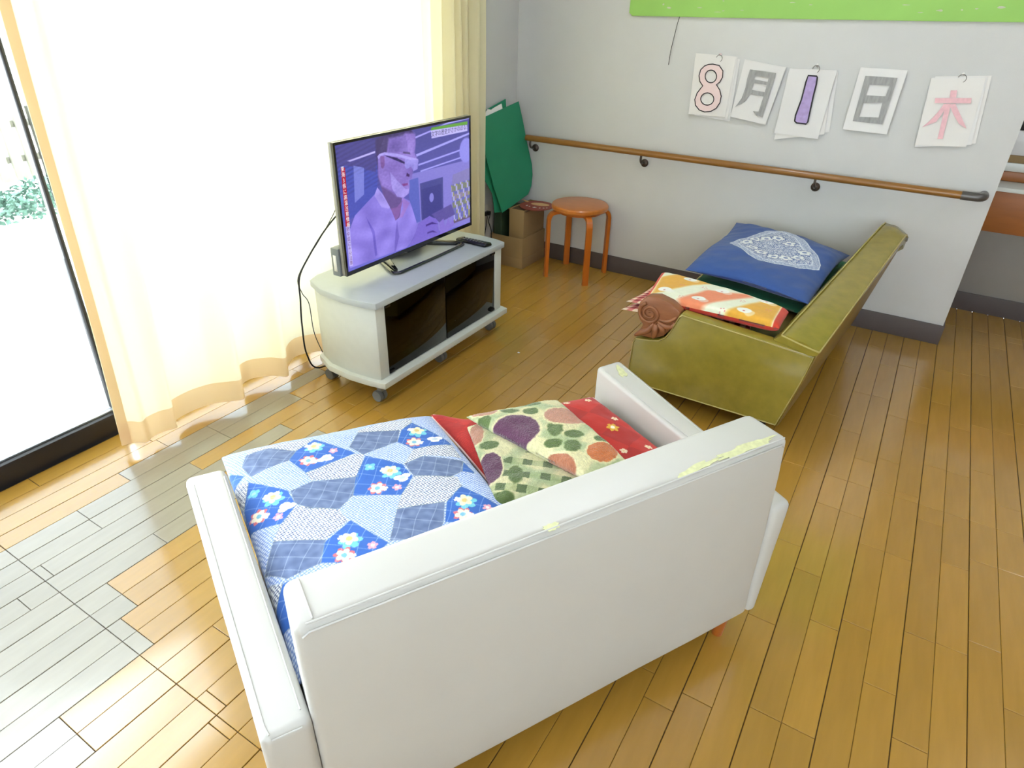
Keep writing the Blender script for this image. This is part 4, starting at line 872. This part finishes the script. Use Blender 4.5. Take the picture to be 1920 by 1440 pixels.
# stand: neck and open loop foot
lo_ = [(-2.222, -1.735, .472), (-2.214, -1.70, .471), (-2.212, -1.50, .471), (-2.214, -1.30, .471), (-2.222, -1.268, .472), (-2.245, -1.262, .474), (-2.36, -1.325, .474), (-2.395, -1.36, .474), (-2.400, -1.50, .474), (-2.395, -1.64, .474), (-2.36, -1.675, .474), (-2.245, -1.740, .474)]
ft = vp_(tube('foot', spline(lo_, 6, True), .010, M['blackg'], tvr, seg=12, closed=True, flat=(1.0, .55)))
for s in (-1, 1):
    def wy(x): return -1.50+s*(.222-.62*(-2.235-x)*.9)
    vp_(hexa('foot_wing', [(-2.385, wy(-2.385)-.022, .467), (-2.240, wy(-2.24)-.010, .467), (-2.240, wy(-2.24)+.010, .467), (-2.385, wy(-2.385)+.022, .467), (-2.385, wy(-2.385)-.022, .492), (-2.240, wy(-2.24)-.010, .479), (-2.240, wy(-2.24)+.010, .479), (-2.385, wy(-2.385)+.022, .492)], M['blackg'], tvr, bev=.003))
vp_(hexa('neck', [(-2.405, -1.62, .468), (-2.385, -1.62, .468), (-2.385, -1.38, .468), (-2.405, -1.38, .468), (-2.345, -1.58, .545), (-2.325, -1.58, .545), (-2.325, -1.42, .545), (-2.345, -1.42, .545)], M['blackg'], tvr, bev=.004))
vp_(prism('lower_trim', [(-1.60, .511), (-1.48, .511), (-1.46, .520), (-1.62, .520)], -2.285, -2.270, M['blackg'], tvr, 'x', bev=.002))
tb = vp_(box('connector_box', -2.334, -2.293, -1.986, -1.90, .515, .628, M['greyp'], tvr, bev=.004)); box('label_strip', -2.322, -2.306, -1.9868, -1.9862, .535, .60, M['white'], tb, bev=0)
rm = recenter(hexa('remote_control', [(-2.285, -1.238, .4655), (-2.268, -1.192, .4655), (-2.098, -1.192, .4655), (-2.112, -1.240, .4655), (-2.283, -1.234, .482), (-2.270, -1.196, .482), (-2.100, -1.196, .484), (-2.112, -1.236, .484)], M['blackp'], None, bev=.007, seg=3)); tag(rm, 'black remote control lying on the cabinet beside the television', 'remote')
for k in range(8):
    for j in range(3):
        lathe('button', [(.0032, .0), (.0032, .0022), (.002, .003)], M['greyp'] if k else M['endcap'], rm, seg=10, loc=(-.062+k*.017, -.011+j*.011, .0165))
cb = tube('power_cable', spline([(-2.33, -1.70, .80), (-2.42, -1.78, .735), (-2.47, -1.86, .655), (-2.50, -1.955, .545), (-2.512, -2.005, .47), (-2.508, -2.020, .38), (-2.512, -2.028, .27), (-2.52, -2.02, .12), (-2.53, -1.95, .02), (-2.55, -1.7, .006)], 8), .0035, M['cable'], tvr); vp_(cb)
cb = tube('signal_cable', spline([(-2.33, -1.72, .86), (-2.42, -1.79, .80), (-2.46, -1.83, .70), (-2.49, -1.90, .60), (-2.515, -1.965, .52), (-2.53, -2.00, .455), (-2.515, -2.0, .40), (-2.50, -1.985, .35), (-2.51, -1.97, .2), (-2.53, -1.9, .02)], 8), .0018, M['cable'], tvr); vp_(cb)

# ================================================================ stool
stl = empty('stool', (-2.141, -.178, 0), 0, 'round orange wooden stool with four bent legs beside the cartons', 'stool')
lathe('seat', [(.150, .409), (.163, .412), (.169, .420), (.169, .434), (.164, .441), (.150, .4445), (.02, .4445)], M['stool'], stl, seg=64)
lathe('seat_frame', [(.105, .392), (.13, .392), (.13, .409), (.105, .409)], M['stoolleg'], stl, seg=40)
for k in range(4):
    a = math.radians(45+90*k)
    pth = spline([(.03, 0, .398), (.10, 0, .398), (.150, 0, .396), (.176, 0, .384), (.188, 0, .358), (.190, 0, .32), (.190, 0, .15), (.191, 0, .0)], 7)
    bm = bmesh.new(); rings = []
    for i, p in enumerate(pth):
        t = (pth[min(i+1, len(pth)-1)]-pth[max(i-1, 0)]).normalized(); n_ = Vector((-t.z, 0, t.x)); w = .0175; h = .0105
        rings.append([bm.verts.new(p+n_*h*sx+Vector((0, w*sy_, 0))) for sx, sy_ in ((1, .85), (.8, 1), (-.8, 1), (-1, .85), (-1, -.85), (-.8, -1), (.8, -1), (1, -.85))])
    for A, B in zip(rings, rings[1:]):
        for j in range(8): bm.faces.new([A[j], A[(j+1) % 8], B[(j+1) % 8], B[j]])
    bm.faces.new(rings[0][::-1]); bm.faces.new(rings[-1])
    for v_ in bm.verts: v_.co.z = max(v_.co.z, 0)
    bmesh.ops.rotate(bm, verts=bm.verts, matrix=Matrix.Rotation(a, 3, 'Z'))
    bm_obj('leg', bm, M['stoolleg'], stl)

# ================================================================ handrail
hr = empty('handrail', (-1.4, 0, .751), 0, 'round wooden handrail on dark brackets along the back wall', 'handrail')
tube('rail', [(-1.19, -.07, 0), (0, -.07, 0), (1.125, -.07, 0)], .0175, M['rail'], hr, seg=20)
tube('end_cap', spline([(1.115, -.07, 0), (1.165, -.07, 0), (1.192, -.062, 0), (1.203, -.035, 0), (1.203, -.001, 0)], 6), .0195, M['endcap'], hr, seg=18)
for x in (-2.560, -1.837, -.909):
    b = tube('bracket', spline([(x+1.4, -.07, -.017), (x+1.4, -.072, -.040), (x+1.4, -.055, -.058), (x+1.4, -.015, -.062)], 6), .006, M['bronze'], hr, seg=10)
    lathe('wall_rosette', [(.022, 0), (.022, .006), (.014, .014), (.004, .016)], M['bronze'], b, seg=28, loc=(x+1.4, -.0005, -.066), rot=Matrix.Rotation(PI/2, 3, 'X'))

# ================================================================ things on the back wall
bd = tag(recenter(prism('notice_board', [(-2.006, 1.422), (-2.000, 1.4165), (-1.2, 1.425), (-.60, 1.434), (-.12, 1.4425), (-.12, 2.25), (-2.015, 2.25), (-2.018, 1.43)], -.014, -.001, M['board'], None, 'y', bev=.001)), 'bright green notice board at the top of the back wall', 'board')
r = random.Random(4)
bc_ = bd.location
for k in range(16):
    x = r.uniform(-1.9, -.3); z = r.uniform(1.445, 1.50); w = r.uniform(.003, .022); h = r.uniform(.002, .006); n_ = 9
    P = [(x-bc_.x+w*math.cos(2*PI*i/n_)*r.uniform(.5, 1), z-bc_.z+h*math.sin(2*PI*i/n_)*r.uniform(.5, 1)) for i in range(n_)]
    prism('scuff_mark', P, -.0066-.0004, -.0062, M['boardm'], bd, 'y')
stt = tube('hanging_cord', spline([(-1.740, -.006, 1.425), (-1.747, -.008, 1.40), (-1.757, -.009, 1.33), (-1.766, -.008, 1.26), (-1.768, -.008, 1.197)], 5), .0016, M['cable'], bd, seg=6); stt.matrix_parent_inverse = Matrix.Translation(-bd.location)
def shift(L, dx, dz): return [(x+dx, z+dz) for x, z in L]
def ribbon(name, pts, w, m, parent, y):
    n = len(pts); bm = bmesh.new(); A = []; 
    for i in range(n):
        p = Vector((*pts[i],)); q = Vector((*pts[(i+1) % n],)); o_ = Vector((*pts[i-1],)); t = (q-o_).normalized(); nn = Vector((-t.y, t.x))
        A.append((bm.verts.new((p.x+nn.x*w/2, y, p.y+nn.y*w/2)), bm.verts.new((p.x-nn.x*w/2, y, p.y-nn.y*w/2))))
    for i in range(n): bm.faces.new([A[i][0], A[(i+1) % n][0], A[(i+1) % n][1], A[i][1]])
    return bm_obj(name, bm, m, parent, smooth=False)
def sheetp(name, q, y, m, parent=None, curl=.006):
    q = [Vector(p) for p in (q[3], q[2], q[1], q[0])]   # BL BR TR TL
    bm = bmesh.new(); n = 8; G_ = []
    for lay in (0, .0006):
        g_ = [[bm.verts.new(((q[0]*(1-i/n)+q[1]*(i/n))*(1-j/n)+(q[3]*(1-i/n)+q[2]*(i/n))*(j/n)).to_3d().xzy if False else Vector((0, 0, 0))) for i in range(n+1)] for j in range(n+1)]
        for j in range(n+1):
            for i in range(n+1):
                a = q[0]*(1-i/n)+q[1]*(i/n); b = q[3]*(1-i/n)+q[2]*(i/n); p = a*(1-j/n)+b*(j/n)
                g_[j][i].co = (p.x, y-lay-curl*(1-j/n)**2*(.6+.4*math.cos(i/n*3)), p.y)
        G_.append(g_)
    for k, g_ in enumerate(G_):
        for j in range(n):
            for i in range(n): 
                f = [g_[j][i], g_[j][i+1], g_[j+1][i+1], g_[j+1][i]]; bm.faces.new(f if k else f[::-1])
    rim = lambda g_: [g_[0][i] for i in range(n)]+[g_[j][n] for j in range(n)]+[g_[n][n-i] for i in range(n)]+[g_[n-j][0] for j in range(n)]
    a, b = rim(G_[0]), rim(G_[1])
    for i in range(4*n): bm.faces.new([a[i], a[(i+1) % (4*n)], b[(i+1) % (4*n)], b[i]])
    return bm_obj(name, bm, m, parent)
def printy(pts): return pts
def card(name, quads, label, ring, draw):
    e = empty(name, (0, 0, 0), 0, label, 'poster', None)
    xs = [p[0] for p in quads[0][0]]; zs_ = [p[1] for p in quads[0][0]]; cx, cz = sum(xs)/4, min(zs_)
    e.location = (cx, 0, cz); T = Matrix.Translation((-cx, 0, -cz))
    k = 0
    for q, y, mm, nm in quads:
        s = sheetp(nm, q, y, mm, e); s.matrix_parent_inverse = T
        front = s
    if ring:
        P = [(ring[0]+.016*math.cos(a), -.012-.011*math.sin(a*1.0)*0-.004*math.cos(a), ring[1]-.008+.016*math.sin(a)) for a in [math.radians(d) for d in range(-60, 245, 12)]]
        o = tube('ring', P, .0014, M['steel'], e, seg=6); o.matrix_parent_inverse = T
        o = lathe('hook', [(.007, 0), (.007, .004), (.003, .010)], M['pink' if '8' in label else 'white'], e, seg=16, loc=(ring[0], -.0005, ring[1]+.008), rot=Matrix.Rotation(PI/2, 3, 'X')); o.matrix_parent_inverse = T
    draw(front); return e
YF = -.0215
def drw(name, P, m, par, y=YF, holes=()):
    o = prism(name, P, y-.0003, y, m, par, 'y', holes=holes)
    for f in o.data.polygons: f.use_smooth = False
    return o
def q_(P, dx=0, dz=0): return [(x+dx, z+dz) for x, z in P]
def d8(s): drw('drawn_numeral', E8O, M['pink'], s, holes=[E8A, E8B]); [ribbon('outline', P, .005, M['ink'], s, YF-.0008) for P in (E8O, E8A, E8B)]
card('number_card', [(q_(P_p8b), -.004, M['paper2'], 'rear_sheet'), (q_(P_p8b, -.012, .01), -.008, M['paper'], 'rear_sheet'), (P_p8, -.014, M['paper'], 'front_sheet')], 'white wall card with a pale pink number 8 hanging on the back wall', (-1.5048, 1.2499), d8)
card('month_card', [(P_getsu, -.014, M['paper2'], 'front_sheet')], 'sleeved wall card with the grey month character, between the 8 and the purple 1', None, lambda s: [drw('drawn_character', P, M['pencil'], s, YF-.0002*i) for i, P in enumerate(GETSU)])
def d1(s): drw('drawn_numeral', ONE, M['purple'], s); ribbon('outline', ONE, .007, M['ink'], s, YF-.0008)
card('number_card', [(P_oneb, -.004, M['paper2'], 'rear_sheet'), (q_(P_oneb, -.02, -.012), -.009, M['paper'], 'rear_sheet'), (P_one, -.014, M['paper2'], 'front_sheet')], 'wall card with a tall purple number 1 hanging on the back wall', (-1.0345, 1.2296), d1)
card('day_card', [(P_nichi, -.014, M['paper2'], 'front_sheet')], 'sleeved wall card with the boxy grey day character, right of the purple 1', None, lambda s: drw('drawn_character', NICHI[0], M['pencil'], s, holes=NICHI[1:]))
card('weekday_card', [(P_mokub, -.004, M['paper'], 'rear_sheet'), (q_(P_mokub, -.014, -.006), -.009, M['paper2'], 'rear_sheet'), (P_moku, -.014, M['paper'], 'front_sheet')], 'white wall card with the pink tree character, rightmost on the back wall', (-.433, 1.229), lambda s: [drw('drawn_character', P, M['rose'], s, YF-.0002*i) for i, P in enumerate(MOKU)])

# ================================================================ corner: cartons, fan, green boards, socket
def panel3(name, P, th, label):
    P = [Vector((x, min(y, -.012), z)) for x, y, z in P]; n_ = Vector((.984, -.14, .11)).normalized()
    bm = bmesh.new(); f = bm.faces.new([bm.verts.new(p) for p in P]); e = bmesh.ops.extrude_face_region(bm, geom=[f])
    bmesh.ops.translate(bm, verts=[v for v in e['geom'] if isinstance(v, bmesh.types.BMVert)], vec=-n_*th)
    o = bm_obj(name, bm, M['green'], None, smooth=False); recenter(o); return tag(o, label, 'board', 'green card boards')
panel3('green_card_board', FOL, .004, 'front green card board leaning in the corner above the cartons')
g2 = panel3('green_card_board', [(x, y, z) for x, y, z in FOL2], .004, 'rear green card board, mostly hidden behind the front one')
n_ = Vector((.984, -.14, .11)).normalized(); fa, fb2 = Vector(FOL[0]), Vector(FOL[1])
bm = bmesh.new(); P_ = [fa.lerp(fb2, t_)+Vector((-d_*.112, 0, d_)) for t_, d_ in ((.12, .006), (.22, .012), (.30, .030), (.38, .018), (.45, .022), (.62, .026), (.68, -.12), (.15, -.12))]
f = bm.faces.new([bm.verts.new(p-n_*.009) for p in P_]); e = bmesh.ops.extrude_face_region(bm, geom=[f]); bmesh.ops.translate(bm, verts=[v for v in e['geom'] if isinstance(v, bmesh.types.BMVert)], vec=-n_*.006)
pc = tag(recenter(bm_obj('paper_bundle', bm, M['white'], None, smooth=False)), 'white paper edge sticking out between the two green card boards', 'paper')
def carton(name, x0, x1, y0, y1, z0, z1, label, open_top=True, th=.004):
    e = empty(name, ((x0+x1)/2, (y0+y1)/2, z0), 0, label, 'box', None); X, Y = (x1-x0)/2, (y1-y0)/2; H = z1-z0
    box('side_wall', -X, X, -Y, -Y+th, 0, H, M['card'], e, bev=.001); box('side_wall', X-th, X, -Y+th, Y-th, 0, H, M['card'], e, bev=.001)
    box('side_wall', -X, X, Y-th, Y, 0, H, M['card'], e, bev=.001); box('side_wall', -X, -X+th, -Y+th, Y-th, 0, H, M['card'], e, bev=.001)
    box('bottom', -X, X, -Y, Y, 0, th, M['card'], e, bev=.001)
    return e
c1 = carton('carton', -2.698, -2.460, -.298, -.012, 0, .194, 'low open brown cardboard carton on the floor in the corner')
box('fold_band', -.120, .1225, -.1445, -.143, .0, .062, M['card'], c1, bev=.0005); box('fold_band', .1195, .1215, -.143, .143, .0, .062, M['card'], c1, bev=.0005)
c2 = carton('carton', -2.574, -2.468, -.275, -.020, .005, .366, 'tall brown cardboard carton standing inside the low open carton')
box('lid', -.066, .066, -.125, .10, .352, .356, M['card_in'], c2, bev=.001)
tag(recenter(hexa('green_bag', [(-2.690, -.280, .006), (-2.625, -.280, .006), (-2.625, -.05, .006), (-2.690, -.05, .006), (-2.690, -.275, .335), (-2.628, -.280, .345), (-2.628, -.05, .34), (-2.690, -.05, .34)], M['dgreen'], None, bev=.008, sub=2, bulge=.004)), 'dark green bag standing in the low carton beside the tall carton', 'bag')
fe_ = empty('hand_fan', (-2.452, -.150, .3715), .2, 'round red-brown paper fan lying on the tall carton', 'fan')
o = lathe('fan_leaf', [(.01, 0), (.108, 0), (.108, .0025), (.01, .0025)], M['fan'], fe_, seg=36); o.scale = (.98, 1.05, 1)
o = lathe('printed_oval', [(.01, .0027), (.052, .0027), (.052, .0030)], M['tan'], fe_, seg=28); o.scale = (1.15, .62, 1); o.location = (.012, .034, 0)
for k, (x, y, w, h) in enumerate([(-.062, -.030, .012, .016), (-.040, -.040, .010, .010), (-.012, -.050, .026, .014), (.030, -.050, .010, .012), (.052, -.042, .012, .010), (.070, -.030, .009, .010)]):
    box('printed_mark', x, x+w, y, y+h*.5, .0026, .0031, M['white'], fe_, bev=0); box('printed_mark', x+w*.3, x+w*.6, y-h*.4, y+h, .0026, .0031, M['white'], fe_, bev=0)
o = box('handle', -.008, .008, .10, .16, 0, .003, M['tan'], fe_, bev=.001); o.rotation_euler = (0, 0, .9)
ot = tag(recenter(box('wall_socket', WX+.0005, WX+.010, -.430, -.330, .262, .385, M['outlet'], None, bev=.003)), 'beige wall socket plate low on the wall beside the curtain', 'socket')
for k, (y, z) in enumerate([(-.385, .338), (-.352, .335)]):
    pl_ = tag(recenter(box('plug', WX+.0105, WX+.040, y-.012, y+.012, z-.012, z+.012, M['blackp'], None, bev=.004)), ['black plug nearer the curtain in the wall socket', 'black plug nearer the corner in the wall socket'][k], 'plug')
    zz = z-pl_.location.z; cx = .012
    tube('cord', spline([(0, 0, .012), (.020, -.008, .006), (.026, -.022-.01*k, -.03), (.022, -.035+.04*k, -.10), (.010, -.04+.06*k, -.18), (.004, -.06+.07*k, -.28), (.010, -.10, -.318)], 6), .0028, M['cable'], pl_, seg=8)

# ================================================================ recess: counter and things on it
ct = empty('counter', (.6, .45, 0), 0, 'brown wooden counter with a pale top in the recess at the right', 'counter')
CI = Matrix.Translation((-.6, -.45, 0))
for o in (box('apron', -.29, 2.2, .30, .318, .523, .722, M['counter'], ct, bev=.002), box('counter_top', -.295, 2.2, .285, .60, .722, .742, M['ctop'], ct, bev=.003),
          box('counter_end', -.29, -.272, .318, .60, .0, .722, M['counter'], ct, bev=.002), box('counter_end', 2.18, 2.2, .318, .60, .0, .722, M['counter'], ct, bev=.002)): o.matrix_parent_inverse = CI
zt = .7425
tag(recenter(box('tray', -.28, .40, .46, .595, zt, zt+.045, M['counter'], None, bev=.003)), 'brown wooden box at the back of the recess counter', 'box')
tag(recenter(box('document_box', -.27, .35, .475, .59, zt+.0455, zt+.085, M['ctop'], None, bev=.002)), 'white flat box on the brown box on the recess counter', 'box')
tag(recenter(box('binder', -.26, .35, .485, .588, zt+.0855, zt+.12, M['card'], None, bev=.002)), 'tan binder in the stack on the recess counter', 'binder')
tag(recenter(box('document_box', -.25, .33, .49, .585, zt+.1205, zt+.235, M['paper2'], None, bev=.002)), 'white document box below the black case on the recess counter', 'box')
tag(recenter(box('black_case', -.25, .33, .50, .58, zt+.2355, zt+.30, M['blackp'], None, bev=.003)), 'black case topmost on the stack on the recess counter', 'case')
tag(recenter(box('paper_scrap', -1.886, -1.876, -1.292, -1.283, 0.0002, .0012, M['white'], None, bev=0)), 'tiny white paper scrap on the floor in front of the television cabinet', 'paper')

# final check: smooth-free shading update
bpy.context.view_layer.update()
